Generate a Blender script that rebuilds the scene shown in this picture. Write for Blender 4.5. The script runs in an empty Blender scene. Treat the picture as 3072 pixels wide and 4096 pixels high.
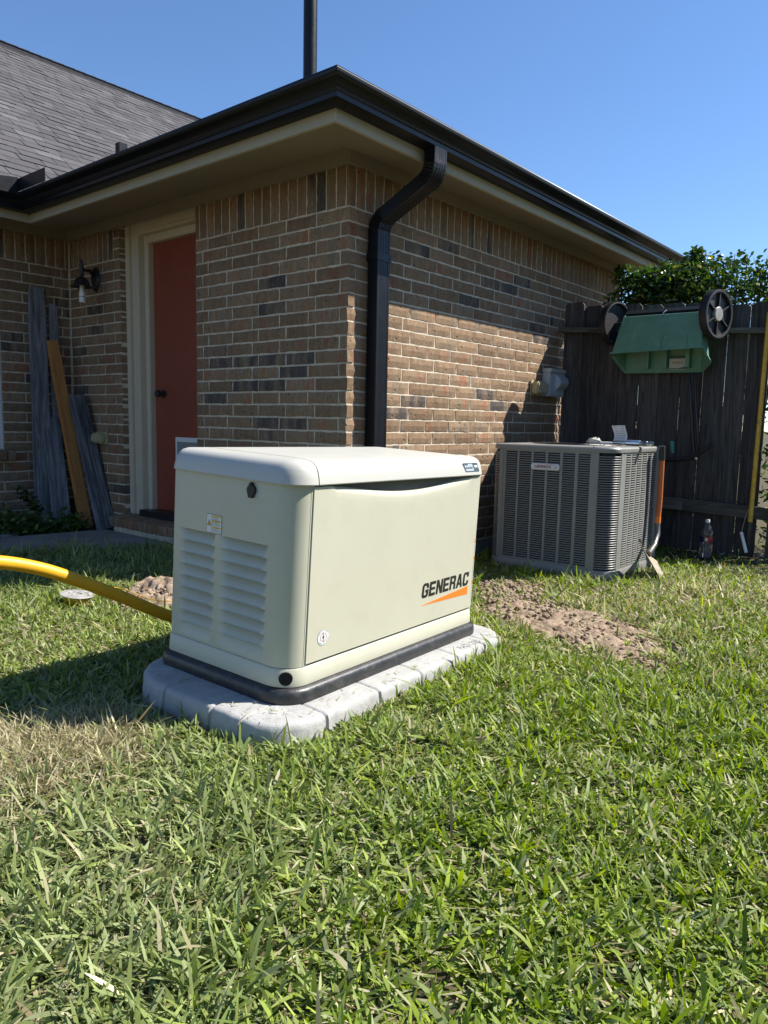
import bpy, bmesh, math, random
import numpy as np
from mathutils import Vector, Matrix
random.seed(11)
rng = np.random.default_rng(11)
S = bpy.context.scene
COL = S.collection

# ------------------------------------------------------------------ camera
CAM = np.array([-3.277, -3.041, 0.981])
AZ, PITCH, ROLL, FPX = 0.69495, -0.12027, 0.02055, 2969.2
IW, IH = 3072, 4096
_f = np.array([math.cos(PITCH)*math.cos(AZ), math.cos(PITCH)*math.sin(AZ), math.sin(PITCH)])
_r = np.array([math.sin(AZ), -math.cos(AZ), 0.0])
_u = np.cross(_r, _f)
_r2 = math.cos(ROLL)*_r + math.sin(ROLL)*_u
_u2 = -math.sin(ROLL)*_r + math.cos(ROLL)*_u
cd = bpy.data.cameras.new('camera')
cd.sensor_fit = 'HORIZONTAL'; cd.sensor_width = 36.0
cd.lens = 36.0*FPX/IW
cd.clip_start = 0.02; cd.clip_end = 2000
cam = bpy.data.objects.new('camera', cd); COL.objects.link(cam)
cam.matrix_world = Matrix(((_r2[0], _u2[0], -_f[0], CAM[0]), (_r2[1], _u2[1], -_f[1], CAM[1]), (_r2[2], _u2[2], -_f[2], CAM[2]), (0, 0, 0, 1)))
S.camera = cam

# ------------------------------------------------------------------ sky, sun, exposure
TO_SUN = Vector((0.708, -0.62, 1.0)).normalized()
SUN_EL = math.asin(TO_SUN.z); SUN_ROT = math.atan2(TO_SUN.x, TO_SUN.y)
world = bpy.data.worlds.new('World'); S.world = world; world.use_nodes = True
wn = world.node_tree; bg = wn.nodes['Background']
sky = wn.nodes.new('ShaderNodeTexSky'); sky.sky_type = 'NISHITA'; sky.sun_disc = False
sky.sun_elevation = SUN_EL; sky.sun_rotation = SUN_ROT
sky.air_density = 1.0; sky.dust_density = 0.0; sky.ozone_density = 8.0; sky.altitude = 30
wn.links.new(sky.outputs[0], bg.inputs[0]); bg.inputs[1].default_value = 0.092
sl = bpy.data.lights.new('sun', 'SUN'); sl.energy = 5.0; sl.angle = math.radians(0.53); sl.color = (1.0, 0.95, 0.87)
sun = bpy.data.objects.new('sun', sl); COL.objects.link(sun)
sun.rotation_euler = TO_SUN.to_track_quat('Z', 'Y').to_euler(); sun.location = (6, -6, 9)
S.view_settings.view_transform = 'Standard'; S.view_settings.look = 'None'
S.view_settings.gamma = 1; S.view_settings.exposure = 1.0
S.render.engine = 'CYCLES'
S.cycles.max_bounces = 8; S.cycles.diffuse_bounces = 4; S.cycles.glossy_bounces = 3
S.cycles.transmission_bounces = 8; S.cycles.transparent_max_bounces = 8
S.cycles.caustics_reflective = False; S.cycles.caustics_refractive = False
S.cycles.use_denoising = True

# ------------------------------------------------------------------ helpers
def ray(u, v):
    return _f + _r2*(u-IW/2)/FPX - _u2*(v-IH/2)/FPX
def hit(u, v, ax, val):                     # pixel of the photograph -> point on the plane axis=val that the thing touches
    d = ray(u, v); return CAM + d*((val-CAM[ax])/d[ax])
def proj(P):
    d = np.asarray(P, float)-CAM; z = d@_f
    return IW/2+FPX*(d@_r2)/z, IH/2-FPX*(d@_u2)/z, z

def tag(o, label, cat, group=None):
    o['label'] = label; o['category'] = cat
    if group: o['group'] = group
    return o
def empty(name, loc=(0, 0, 0), label=None, cat=None, group=None):
    o = bpy.data.objects.new(name, None); o.location = loc; o.empty_display_size = 0.1
    COL.objects.link(o)
    if label: tag(o, label, cat, group)
    return o
def parent(o, p):
    o.parent = p
    if p is not None:
        o.matrix_parent_inverse = p.matrix_basis.inverted()   # geometry is given in world coordinates
    return o
def link(name, me, mat=None, par=None, local=False, loc=None, rot=None):
    o = bpy.data.objects.new(name, me)
    if mat is not None and not me.materials: me.materials.append(mat)
    COL.objects.link(o)
    if loc is not None: o.location = loc
    if rot is not None: o.rotation_euler = rot
    if par is not None:
        o.parent = par
        if not local: o.matrix_parent_inverse = par.matrix_basis.inverted()
    return o

class MB:
    def __init__(self): self.v = []; self.f = []; self.m = []; self.mi = 0
    def add(self, vs, fs):
        n = len(self.v); self.v += [tuple(map(float, p)) for p in vs]
        self.f += [tuple(i+n for i in f) for f in fs]; self.m += [self.mi]*len(fs); return self
    def box(self, c, s, M=None):
        x, y, z = s[0]/2, s[1]/2, s[2]/2
        P = [Vector((a*x, b*y, d*z)) for a in (-1, 1) for b in (-1, 1) for d in (-1, 1)]
        if M is not None: P = [M @ p for p in P]
        P = [p+Vector(c) for p in P]
        return self.add(P, [(0, 1, 3, 2), (4, 6, 7, 5), (0, 4, 5, 1), (2, 3, 7, 6), (0, 2, 6, 4), (1, 5, 7, 3)])
    def span(self, a, b):
        return self.box([(a[i]+b[i])/2 for i in range(3)], [abs(b[i]-a[i]) for i in range(3)])
    def tube(self, pts, r, seg=12, cap=True, up=None):
        pts = [Vector(p) for p in pts]; n = len(pts)
        rs = r if isinstance(r, (list, tuple)) else [r]*n
        t0 = (pts[1]-pts[0]).normalized()
        a = Vector(up) if up else (Vector((0, 0, 1)) if abs(t0.z) < .9 else Vector((1, 0, 0)))
        vs = []; fs = []; base = 0
        for i, p in enumerate(pts):
            t = (pts[min(i+1, n-1)]-pts[max(i-1, 0)]).normalized()
            s = t.cross(a).normalized(); a = s.cross(t).normalized()
            for k in range(seg):
                an = 2*math.pi*k/seg
                vs.append(p+(s*math.cos(an)+a*math.sin(an))*rs[i])
        for i in range(n-1):
            for k in range(seg):
                k2 = (k+1) % seg
                fs.append((i*seg+k, i*seg+k2, (i+1)*seg+k2, (i+1)*seg+k))
        if cap:
            fs.append(tuple(range(seg-1, -1, -1))); fs.append(tuple((n-1)*seg+k for k in range(seg)))
        return self.add(vs, fs)
    def lathe(self, prof, o, ax=(0, 0, 1), seg=24):
        ax = Vector(ax).normalized(); e = Vector((1, 0, 0)) if abs(ax.x) < .9 else Vector((0, 1, 0))
        s = ax.cross(e).normalized(); t = ax.cross(s); o = Vector(o); vs = []; fs = []
        for (r, h) in prof:
            for k in range(seg):
                an = 2*math.pi*k/seg; vs.append(o+ax*h+(s*math.cos(an)+t*math.sin(an))*max(r, 1e-5))
        for i in range(len(prof)-1):
            for k in range(seg):
                k2 = (k+1) % seg; fs.append((i*seg+k, i*seg+k2, (i+1)*seg+k2, (i+1)*seg+k))
        return self.add(vs, fs)
    def prism(self, poly, f0, f1):              # poly of 2D points, f0/f1 map (x,y)->3D for both caps
        n = len(poly); vs = [f0(*p) for p in poly]+[f1(*p) for p in poly]
        fs = [tuple(range(n-1, -1, -1)), tuple(range(n, 2*n))]
        fs += [(i, (i+1) % n, n+(i+1) % n, n+i) for i in range(n)]
        return self.add(vs, fs)
    def grid(self, rows, close=False):          # rows: list of equal-length lists of points
        n = len(rows[0]); vs = [p for r in rows for p in r]; fs = []
        for i in range(len(rows)-1):
            for k in range(n if close else n-1):
                k2 = (k+1) % n; fs.append((i*n+k, i*n+k2, (i+1)*n+k2, (i+1)*n+k))
        return self.add(vs, fs)
    def mesh(self, name):
        me = bpy.data.meshes.new(name); me.from_pydata(self.v, [], self.f)
        bm = bmesh.new(); bm.from_mesh(me); bmesh.ops.recalc_face_normals(bm, faces=bm.faces); bm.to_mesh(me); bm.free()
        return me
    def build(self, name, mat, par=None, smooth=None, local=False, bevel=0, bseg=2):
        me = self.mesh(name)
        if isinstance(mat, (list, tuple)):
            for m in mat: me.materials.append(m)
            me.polygons.foreach_set('material_index', self.m)
        else: me.materials.append(mat)
        if bevel:
            bm = bmesh.new(); bm.from_mesh(me)
            ed = [e for e in bm.edges if len(e.link_faces) == 2 and e.calc_face_angle(0) > 0.5]
            bmesh.ops.bevel(bm, geom=ed, offset=bevel, segments=bseg, affect='EDGES', clamp_overlap=True)
            bm.to_mesh(me); bm.free()
        if smooth is not None or bevel:
            me.polygons.foreach_set('use_smooth', [True]*len(me.polygons))
            try: me.set_sharp_from_angle(angle=math.radians(smooth or 40))
            except Exception: pass
        return link(name, me, None, par, local)

def rrect(x0, x1, y0, y1, r, n=6):              # rounded rectangle, radii r = (x0y0, x1y0, x1y1, x0y1), counter-clockwise
    if not isinstance(r, (list, tuple)): r = (r,)*4
    out = []
    for (cx, cy, rr, a0) in ((x0, y0, r[0], 180), (x1, y0, r[1], 270), (x1, y1, r[2], 0), (x0, y1, r[3], 90)):
        sx = 1 if cx == x0 else -1; sy = 1 if cy == y0 else -1
        for k in range(n+1):
            a = math.radians(a0+90*k/n); out.append((cx+sx*rr+rr*math.cos(a), cy+sy*rr+rr*math.sin(a)))
    return out
def offset_rr(x0, x1, y0, y1, r, d, n=6):
    if not isinstance(r, (list, tuple)): r = (r,)*4
    return rrect(x0-d, x1+d, y0-d, y1+d, [max(a+d, .004) for a in r], n)

_fontcache = {}
def text_mesh(body, size, M, name='lettering', bold=0.0, shear=0.0, width=None, spacing=1.0, depth=0.0):
    cu = bpy.data.curves.new('txt', 'FONT'); cu.body = body; cu.size = size; cu.shear = shear; cu.offset = bold
    cu.align_x = 'LEFT'; cu.space_character = spacing; cu.resolution_u = 3; cu.extrude = depth
    ob = bpy.data.objects.new('txt', cu); COL.objects.link(ob)
    dg = bpy.context.evaluated_depsgraph_get(); me = bpy.data.meshes.new_from_object(ob.evaluated_get(dg))
    bpy.data.objects.remove(ob); bpy.data.curves.remove(cu)
    co = np.empty(len(me.vertices)*3, 'f'); me.vertices.foreach_get('co', co); co = co.reshape(-1, 3)
    if len(co) == 0: return me
    lo = co.min(0); hi = co.max(0)
    sx = (width/(hi[0]-lo[0])) if width else 1.0
    co[:, 0] = (co[:, 0]-lo[0])*sx; co[:, 1] -= lo[1]
    w = np.array([list(M @ Vector(c)) for c in co.tolist()], 'f')
    me.vertices.foreach_set('co', w.ravel()); me.name = name; me.update()
    return me
def frame(o, x, y, z=None):
    x = Vector(x); y = Vector(y); z = x.cross(y) if z is None else Vector(z); o = Vector(o)
    return Matrix(((x.x, y.x, z.x, o.x), (x.y, y.y, z.y, o.y), (x.z, y.z, z.z, o.z), (0, 0, 0, 1)))

# ------------------------------------------------------------------ materials
def nodes_mat(name):
    m = bpy.data.materials.new(name); m.use_nodes = True; nt = m.node_tree
    return m, nt, nt.nodes['Principled BSDF']
def sset(b, k, v):
    if k in b.inputs: b.inputs[k].default_value = v
def N(nt, t, **kw):
    n = nt.nodes.new(t)
    for k, v in kw.items(): setattr(n, k, v)
    return n
def coords(nt, which='Object', scale=(1, 1, 1)):
    tc = N(nt, 'ShaderNodeTexCoord'); mp = N(nt, 'ShaderNodeMapping'); mp.inputs['Scale'].default_value = scale
    nt.links.new(tc.outputs[which], mp.inputs[0]); return mp.outputs[0]
def world_coords(nt, scale=(1, 1, 1)):
    g = N(nt, 'ShaderNodeNewGeometry'); mp = N(nt, 'ShaderNodeMapping'); mp.inputs['Scale'].default_value = scale
    nt.links.new(g.outputs['Position'], mp.inputs[0]); return mp.outputs[0]
def noise(nt, co, scale, detail=4, rough=.55, dist=0):
    n = N(nt, 'ShaderNodeTexNoise'); n.inputs['Scale'].default_value = scale; n.inputs['Detail'].default_value = detail
    n.inputs['Roughness'].default_value = rough; n.inputs['Distortion'].default_value = dist
    nt.links.new(co, n.inputs['Vector']); return n.outputs['Fac']
def ramp(nt, fac, stops, interp='LINEAR'):
    r = N(nt, 'ShaderNodeValToRGB'); cr = r.color_ramp; cr.interpolation = interp
    while len(cr.elements) < len(stops): cr.elements.new(0.5)
    for e, (p, c) in zip(cr.elements, stops):
        e.position = p; e.color = (c[0], c[1], c[2], 1) if not isinstance(c, (int, float)) else (c, c, c, 1)
    nt.links.new(fac, r.inputs[0]); return r.outputs[0]
def mix(nt, fac, a, b, blend='MIX'):
    n = N(nt, 'ShaderNodeMix', data_type='RGBA', blend_type=blend)
    for i, x in ((0, fac), (6, a), (7, b)):
        if hasattr(x, 'links'): nt.links.new(x, n.inputs[i])
        else: n.inputs[i].default_value = x if i == 0 else (x[0], x[1], x[2], 1)
    return n.outputs[2]
def math_n(nt, op, a, b=None):
    n = N(nt, 'ShaderNodeMath', operation=op)
    for i, x in ((0, a), (1, b)):
        if x is None: continue
        if hasattr(x, 'links'): nt.links.new(x, n.inputs[i])
        else: n.inputs[i].default_value = x
    return n.outputs[0]
def bump(nt, b, h, strength=.3, dist=.01):
    n = N(nt, 'ShaderNodeBump'); n.inputs['Strength'].default_value = strength; n.inputs['Distance'].default_value = dist
    nt.links.new(h, n.inputs['Height']); nt.links.new(n.outputs[0], b.inputs['Normal'])
def pm(name, col, rough=.55, metal=0.0, var=.12, vs=6.0, col2=None, bs=0, bstr=.2, spec=.5, wc=True, scale=(1, 1, 1), dirt=None, dirt_amt=.3, rvar=.12, coat=0):
    m, nt, b = nodes_mat(name)
    co = world_coords(nt, scale) if wc else coords(nt, 'Object', scale)
    c2 = col2 if col2 else [c*(1+var) for c in col]; c1 = col if col2 else [c*(1-var) for c in col]
    f = noise(nt, co, vs, 5, .6)
    c = mix(nt, ramp(nt, f, [(.3, 0.0), (.7, 1.0)]), c1, c2)
    if dirt:
        d = noise(nt, co, vs*2.7, 6, .7, .5)
        c = mix(nt, ramp(nt, d, [(.5, 0.0), (.75, dirt_amt)]), c, dirt)
    nt.links.new(c, b.inputs['Base Color'])
    rr = ramp(nt, noise(nt, co, vs*4, 3), [(.2, max(rough-rvar, .03)), (.8, min(rough+rvar, 1))]); nt.links.new(rr, b.inputs['Roughness'])
    sset(b, 'Metallic', metal); sset(b, 'Specular IOR Level', spec); sset(b, 'Coat Weight', coat)
    if bs: bump(nt, b, noise(nt, co, bs, 4, .6), bstr, .004)
    return m
MAT = {}
def brick_mat(name, dark):
    m, nt, b = nodes_mat(name)
    oi = N(nt, 'ShaderNodeObjectInfo'); at = N(nt, 'ShaderNodeAttribute', attribute_name='rnd')
    rnd = math_n(nt, 'FRACT', math_n(nt, 'ADD', oi.outputs['Random'], at.outputs['Fac']))
    co = world_coords(nt, (1, 1, 1))
    off = N(nt, 'ShaderNodeVectorMath', operation='ADD'); nt.links.new(co, off.inputs[0])
    cb = N(nt, 'ShaderNodeCombineXYZ'); r100 = math_n(nt, 'MULTIPLY', rnd, 37.0)
    for i in range(3): nt.links.new(r100, cb.inputs[i])
    nt.links.new(cb.outputs[0], off.inputs[1]); v = off.outputs[0]
    st = N(nt, 'ShaderNodeMapping'); st.inputs['Scale'].default_value = (1, 1, .25); nt.links.new(v, st.inputs[0])
    n1 = noise(nt, st.outputs[0], 30, 5, .62, .8)       # vertical drag streaks
    n2 = noise(nt, v, 75, 6, .75)
    n3 = noise(nt, st.outputs[0], 9, 3, .5, .5)         # broad firing zones inside one brick
    if dark:
        base = mix(nt, ramp(nt, n3, [(.42, 0.0), (.62, 1.0)]), ramp(nt, n1, [(.3, (.058, .049, .046)), (.7, (.105, .088, .078))]), ramp(nt, n1, [(.3, (.14, .10, .07)), (.7, (.25, .18, .12))]))
    else:
        a = ramp(nt, n1, [(.25, (.19, .118, .072)), (.42, (.238, .156, .096)), (.58, (.268, .182, .114)), (.8, (.37, .262, .162))])
        r = ramp(nt, n1, [(.3, (.25, .10, .058)), (.6, (.31, .145, .085)), (.8, (.36, .21, .135))])
        g = ramp(nt, n1, [(.3, (.175, .130, .090)), (.7, (.255, .195, .135))])
        base = mix(nt, ramp(nt, n3, [(.30, 1.0), (.41, 0.0)]), a, r)
        gm = math_n(nt, 'MULTIPLY', ramp(nt, n3, [(.52, 0.0), (.64, 1.0)]), ramp(nt, rnd, [(.55, 0.0), (.75, 1.0)])); base = mix(nt, gm, base, g)
        hs = N(nt, 'ShaderNodeHueSaturation'); nt.links.new(base, hs.inputs['Color']); nt.links.new(math_n(nt, 'ADD', math_n(nt, 'MULTIPLY', rnd, .32), .72), hs.inputs['Value']); base = hs.outputs[0]
    base = mix(nt, .5, base, ramp(nt, n2, [(.25, .22), (.75, .95)]), 'OVERLAY')
    vo = N(nt, 'ShaderNodeTexVoronoi', feature='F1'); vo.inputs['Scale'].default_value = 17; vo.inputs['Randomness'].default_value = 1
    dv = N(nt, 'ShaderNodeVectorMath', operation='ADD'); nt.links.new(v, dv.inputs[0]); dn = N(nt, 'ShaderNodeTexNoise'); dn.inputs['Scale'].default_value = 60; nt.links.new(v, dn.inputs['Vector'])
    sc_ = N(nt, 'ShaderNodeVectorMath', operation='SCALE'); sc_.inputs['Scale'].default_value = .012; nt.links.new(dn.outputs['Color'], sc_.inputs[0]); nt.links.new(sc_.outputs[0], dv.inputs[1]); nt.links.new(dv.outputs[0], vo.inputs['Vector'])
    pit = ramp(nt, vo.outputs['Distance'], [(.08, 0.0), (.20, 1.0)])
    base = mix(nt, ramp(nt, vo.outputs['Distance'], [(.06, .75), (.15, 0.0)]), base, (.06, .045, .032))
    nt.links.new(base, b.inputs['Base Color']); sset(b, 'Roughness', .92); sset(b, 'Specular IOR Level', .2)
    bump(nt, b, mix(nt, .6, n2, pit), .9, .007)
    return m
MAT['brick'] = brick_mat('brick_brown', False); MAT['brick_dark'] = brick_mat('brick_charcoal', True)
MAT['mortar'] = pm('mortar', (.58, .505, .39), .95, var=.2, vs=30, bs=160, bstr=.6)
MAT['concrete'] = pm('old_concrete', (.24, .225, .205), .9, var=.22, vs=5, bs=120, bstr=.35, dirt=(.12, .11, .10), dirt_amt=.6)
def pad_mat():
    m, nt, b = nodes_mat('cast_stone_pad'); co = world_coords(nt)
    c = ramp(nt, noise(nt, co, 16, 7, .65, .3), [(.3, (.31, .31, .30)), (.5, (.365, .36, .347)), (.75, (.415, .41, .395))])
    d = ramp(nt, noise(nt, co, 70, 4, .7), [(.58, 0.0), (.72, .4)])
    c = mix(nt, d, c, (.26, .26, .25)); nt.links.new(c, b.inputs['Base Color']); sset(b, 'Roughness', .88); sset(b, 'Specular IOR Level', .3)
    h = mix(nt, .5, noise(nt, co, 55, 6, .65), noise(nt, co, 300, 3)); bump(nt, b, h, .6, .007); return m
MAT['pad'] = pad_mat()
MAT['trim'] = pm('beige_trim_paint', (.40, .365, .285), .55, var=.06, vs=8, bs=0)
def grain_paint(name, col):
    m, nt, b = nodes_mat(name); co = world_coords(nt)
    nt.links.new(mix(nt, noise(nt, co, 7, 4), [c*.93 for c in col], [c*1.07 for c in col]), b.inputs['Base Color']); sset(b, 'Roughness', .6)
    st = world_coords(nt, (6, 6, 110)); bump(nt, b, noise(nt, st, 1.4, 4, .6, 1.2), .5, .004); return m
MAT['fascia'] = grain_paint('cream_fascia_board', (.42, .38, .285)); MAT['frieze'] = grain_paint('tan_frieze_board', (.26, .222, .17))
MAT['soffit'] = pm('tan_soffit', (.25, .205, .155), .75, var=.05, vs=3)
MAT['gutter'] = pm('black_gutter_enamel', (.006, .0065, .009), .38, var=.1, vs=5, spec=.28, rvar=.06)
MAT['rust_door'] = pm('red_door_paint', (.25, .056, .030), .45, var=.05, vs=4)
MAT['casing'] = pm('door_casing_paint', (.56, .485, .36), .5, var=.05, vs=8)
MAT['black_metal'] = pm('black_iron', (.018, .018, .019), .4, var=.1, vs=30)
MAT['white_plastic'] = pm('white_plastic', (.74, .73, .69), .4, var=.04, vs=20)
MAT['cover_tan'] = pm('aged_tan_plastic', (.42, .37, .22), .5, var=.08, vs=20)
MAT['grey_plastic'] = pm('grey_enclosure', (.42, .46, .49), .45, var=.05, vs=15)
def shingle_mat():
    m, nt, b = nodes_mat('asphalt_shingle')
    oi = N(nt, 'ShaderNodeObjectInfo'); at = N(nt, 'ShaderNodeAttribute', attribute_name='rnd')
    rnd = math_n(nt, 'FRACT', math_n(nt, 'ADD', oi.outputs['Random'], at.outputs['Fac'])); co = world_coords(nt)
    c = ramp(nt, rnd, [(0, (.058, .055, .057)), (.3, (.073, .069, .071)), (.55, (.088, .083, .085)), (.8, (.063, .059, .062)), (1, (.108, .104, .108))])
    g = noise(nt, co, 420, 3, .8); c = mix(nt, .75, c, ramp(nt, g, [(.2, .1), (.8, .9)]), 'OVERLAY')
    g2 = noise(nt, co, 12, 4); c = mix(nt, .3, c, ramp(nt, g2, [(.2, .3), (.8, .7)]), 'OVERLAY')
    nt.links.new(c, b.inputs['Base Color']); sset(b, 'Roughness', .92); sset(b, 'Specular IOR Level', .3)
    bump(nt, b, g, .5, .003); return m
MAT['shingle'] = shingle_mat()
def wood_mat(name, cols, ring=26, axis='Z', rough=.85):
    m, nt, b = nodes_mat(name)
    oi = N(nt, 'ShaderNodeObjectInfo'); co = coords(nt, 'Object', {'Z': (1, 1, .07), 'Y': (1, .07, 1), 'X': (.07, 1, 1)}[axis])
    off = N(nt, 'ShaderNodeVectorMath', operation='ADD'); nt.links.new(co, off.inputs[0])
    cb = N(nt, 'ShaderNodeCombineXYZ'); k = math_n(nt, 'MULTIPLY', oi.outputs['Random'], 19.0)
    for i in range(3): nt.links.new(k, cb.inputs[i])
    nt.links.new(cb.outputs[0], off.inputs[1])
    n1 = noise(nt, off.outputs[0], ring, 5, .6, 1.6); n2 = noise(nt, off.outputs[0], 130, 3, .7)
    c = ramp(nt, n1, [(.28, cols[0]), (.5, cols[1]), (.72, cols[2])])
    c = mix(nt, .45, c, ramp(nt, n2, [(.25, .2), (.75, .85)]), 'OVERLAY')
    hs = N(nt, 'ShaderNodeHueSaturation'); nt.links.new(c, hs.inputs['Color'])
    nt.links.new(math_n(nt, 'ADD', math_n(nt, 'MULTIPLY', oi.outputs['Random'], .5), .75), hs.inputs['Value'])
    nt.links.new(hs.outputs[0], b.inputs['Base Color']); sset(b, 'Roughness', rough); sset(b, 'Specular IOR Level', .25)
    bump(nt, b, mix(nt, .5, n1, n2), .6, .004); return m
MAT['fence'] = wood_mat('weathered_fence_wood', [(.030, .026, .025), (.068, .060, .058), (.115, .105, .10)])
MAT['rail'] = wood_mat('weathered_rail_wood', [(.05, .043, .038), (.11, .098, .086), (.175, .16, .142)], axis='Y')
MAT['greywood'] = wood_mat('silvered_board', [(.075, .075, .08), (.19, .19, .20), (.33, .33, .335)])
MAT['darkwood'] = wood_mat('dark_wavy_board', [(.03, .03, .033), (.085, .083, .088), (.23, .225, .225)], ring=17)
MAT['brownwood'] = wood_mat('orange_stained_board', [(.26, .105, .03), (.37, .16, .05), (.44, .21, .075)], ring=14)
MAT['yellow_pipe'] = pm('yellow_gas_pipe', (.70, .36, .012), .45, var=.08, vs=12, dirt=(.35, .22, .06), dirt_amt=.25)
MAT['cream'] = pm('cream_powder_coat', (.49, .475, .375), .42, var=.02, vs=3, bs=420, bstr=.10, rvar=.05, dirt=(.36, .33, .25), dirt_amt=.22)
MAT['cream_roof'] = pm('pale_roof_panel', (.455, .448, .40), .42, var=.015, vs=3, bs=420, bstr=.08, rvar=.05)
MAT['black_plastic'] = pm('black_moulded_base', (.022, .022, .024), .38, var=.25, vs=9, bs=150, bstr=.15, dirt=(.16, .15, .14), dirt_amt=.35)
MAT['dark'] = pm('dark_cavity', (.006, .006, .006), .9)
MAT['gap'] = pm('panel_gap', (.10, .105, .095), .8)
MAT['decal_black'] = pm('decal_black', (.012, .012, .011), .45); MAT['decal_orange'] = pm('decal_orange', (.80, .19, .02), .45, var=.02)
MAT['decal_white'] = pm('decal_white', (.66, .67, .67), .4, var=.02); MAT['decal_yellow'] = pm('decal_yellow', (.72, .48, .03), .45, var=.04)
MAT['decal_red'] = pm('decal_dark_red', (.30, .025, .02), .45); MAT['decal_blue'] = pm('decal_slate', (.06, .085, .10), .35)
MAT['decal_silver'] = pm('decal_silver', (.55, .57, .60), .3, metal=.4)
MAT['decal_grey'] = pm('decal_grey_ink', (.12, .125, .13), .5)
MAT['ac'] = pm('ac_cabinet_enamel', (.215, .215, .203), .42, var=.05, vs=8, dirt=(.22, .19, .15), dirt_amt=.25)
MAT['coil'] = pm('condenser_coil', (.02, .021, .022), .6, metal=.3, bs=300)
MAT['orange_tool'] = pm('orange_fibreglass_handle', (.45, .12, .03), .45, var=.1, vs=25, dirt=(.12, .07, .04), dirt_amt=.5)
MAT['steel'] = pm('worn_tool_steel', (.16, .155, .15), .38, metal=.75, var=.3, vs=25, dirt=(.30, .24, .17), dirt_amt=.6)
MAT['muddy'] = pm('muddy_blade', (.30, .25, .18), .8, var=.3, vs=30, bs=120, dirt=(.14, .13, .125), dirt_amt=.8)
MAT['chrome'] = pm('bright_fitting', (.55, .57, .59), .22, metal=.95, var=.05)
MAT['green_plastic'] = pm('faded_green_hopper', (.105, .245, .165), .5, var=.10, vs=9, dirt=(.32, .40, .35), dirt_amt=.35, bs=90, bstr=.08)
MAT['teal'] = pm('teal_grip', (.06, .24, .19), .5)
MAT['rubber'] = pm('black_wheel_plastic', (.014, .014, .015), .55, var=.15, vs=25, dirt=(.12, .12, .12), dirt_amt=.2)
MAT['yellow_worn'] = pm('worn_yellow_pole', (.62, .36, .03), .5, var=.1, vs=14, dirt=(.05, .045, .04), dirt_amt=.9, bs=80)
MAT['cable'] = pm('grey_cable', (.30, .29, .27), .6)
def leafy(name, trans=.35, rough=.42):
    m, nt, b = nodes_mat(name); at = N(nt, 'ShaderNodeAttribute', attribute_name='col')
    nt.links.new(at.outputs['Color'], b.inputs['Base Color']); sset(b, 'Roughness', rough); sset(b, 'Specular IOR Level', .32)
    tr = N(nt, 'ShaderNodeBsdfTranslucent'); mx = N(nt, 'ShaderNodeMixShader'); mx.inputs[0].default_value = trans
    hs = N(nt, 'ShaderNodeHueSaturation'); hs.inputs['Saturation'].default_value = 1.15; hs.inputs['Value'].default_value = 1.5
    nt.links.new(at.outputs['Color'], hs.inputs['Color']); nt.links.new(hs.outputs[0], tr.inputs[0])
    out = nt.nodes['Material Output']; nt.links.new(b.outputs[0], mx.inputs[1]); nt.links.new(tr.outputs[0], mx.inputs[2]); nt.links.new(mx.outputs[0], out.inputs[0])
    return m
MAT['grass'] = leafy('grass_blades', .36, .52); MAT['leaf'] = leafy('shrub_leaves', .28, .2)
def soil_mat(name, cols, sc=30):
    m, nt, b = nodes_mat(name); co = world_coords(nt)
    n1 = noise(nt, co, sc, 7, .7, .4); n2 = noise(nt, co, sc*8, 4, .7)
    c = ramp(nt, n1, [(.3, cols[0]), (.5, cols[1]), (.72, cols[2])]); c = mix(nt, .4, c, ramp(nt, n2, [(.2, .2), (.8, .85)]), 'OVERLAY')
    nt.links.new(c, b.inputs['Base Color']); sset(b, 'Roughness', .95); sset(b, 'Specular IOR Level', .2)
    bump(nt, b, mix(nt, .5, n1, n2), .8, .012); return m
MAT['ground'] = soil_mat('thatch_soil', [(.035, .03, .017), (.085, .07, .036), (.17, .14, .075)], 40)
MAT['soil'] = soil_mat('dry_sandy_soil', [(.14, .097, .066), (.29, .215, .152), (.45, .36, .265)], 22)
MAT['rock'] = soil_mat('grey_stone', [(.12, .115, .105), (.20, .19, .17), (.29, .28, .25)], 14)
def glass_mat(name, col=(1, 1, 1), rough=.03, ior=1.35):
    m, nt, b = nodes_mat(name); b.inputs['Base Color'].default_value = (*col, 1); sset(b, 'Roughness', rough)
    sset(b, 'Transmission Weight', .95); sset(b, 'IOR', ior); return m
MAT['pet'] = glass_mat('clear_bottle'); MAT['pane'] = pm('window_pane', (.03, .035, .04), .08, spec=.8)

# ================================================================== HOUSE
house = empty('brick_house', (0, 0, 0), 'brown brick house with black gutters and a red door under the eaves', 'house')
CH = 0.0813; J0 = 2.22; NC = 26; JT = 0.0095
def zc(k): return J0-CH*k                        # bed joint k below the soldier course
WALL_TOP = 2.46
def wall_part(spans):
    b = MB()
    for a, c in spans: b.span(a, c)
    return b.build('wall', MAT['mortar'], house)
wallL = wall_part([((.007, .0075, 0.02), (.14, 1.470, WALL_TOP)), ((.30, 1.4705, 0.02), (.34, 2.4595, WALL_TOP)), ((.141, 1.466, 0.02), (.34, 1.4700, WALL_TOP)), ((.141, 2.46, 0.02), (.34, 2.464, WALL_TOP))])
wallP = wall_part([((.007, 2.462, 0.02), (.1405, 3.45, WALL_TOP))])
wallR = wall_part([((.0072, .007, 0.02), (3.9, .14, WALL_TOP)), ((3.86, .1405, .02), (3.9, 7.0, WALL_TOP))])
wallI = wall_part([((-3.6, 3.264, 0.02), (-1.55, 3.40, WALL_TOP)), ((-1.549, 3.2642, 0.02), (-.595, 3.40, .70)), ((-1.549, 3.2642, 1.99), (-.595, 3.40, WALL_TOP)), ((-.5945, 3.2644, .02), (.0065, 3.40, WALL_TOP))])

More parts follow.
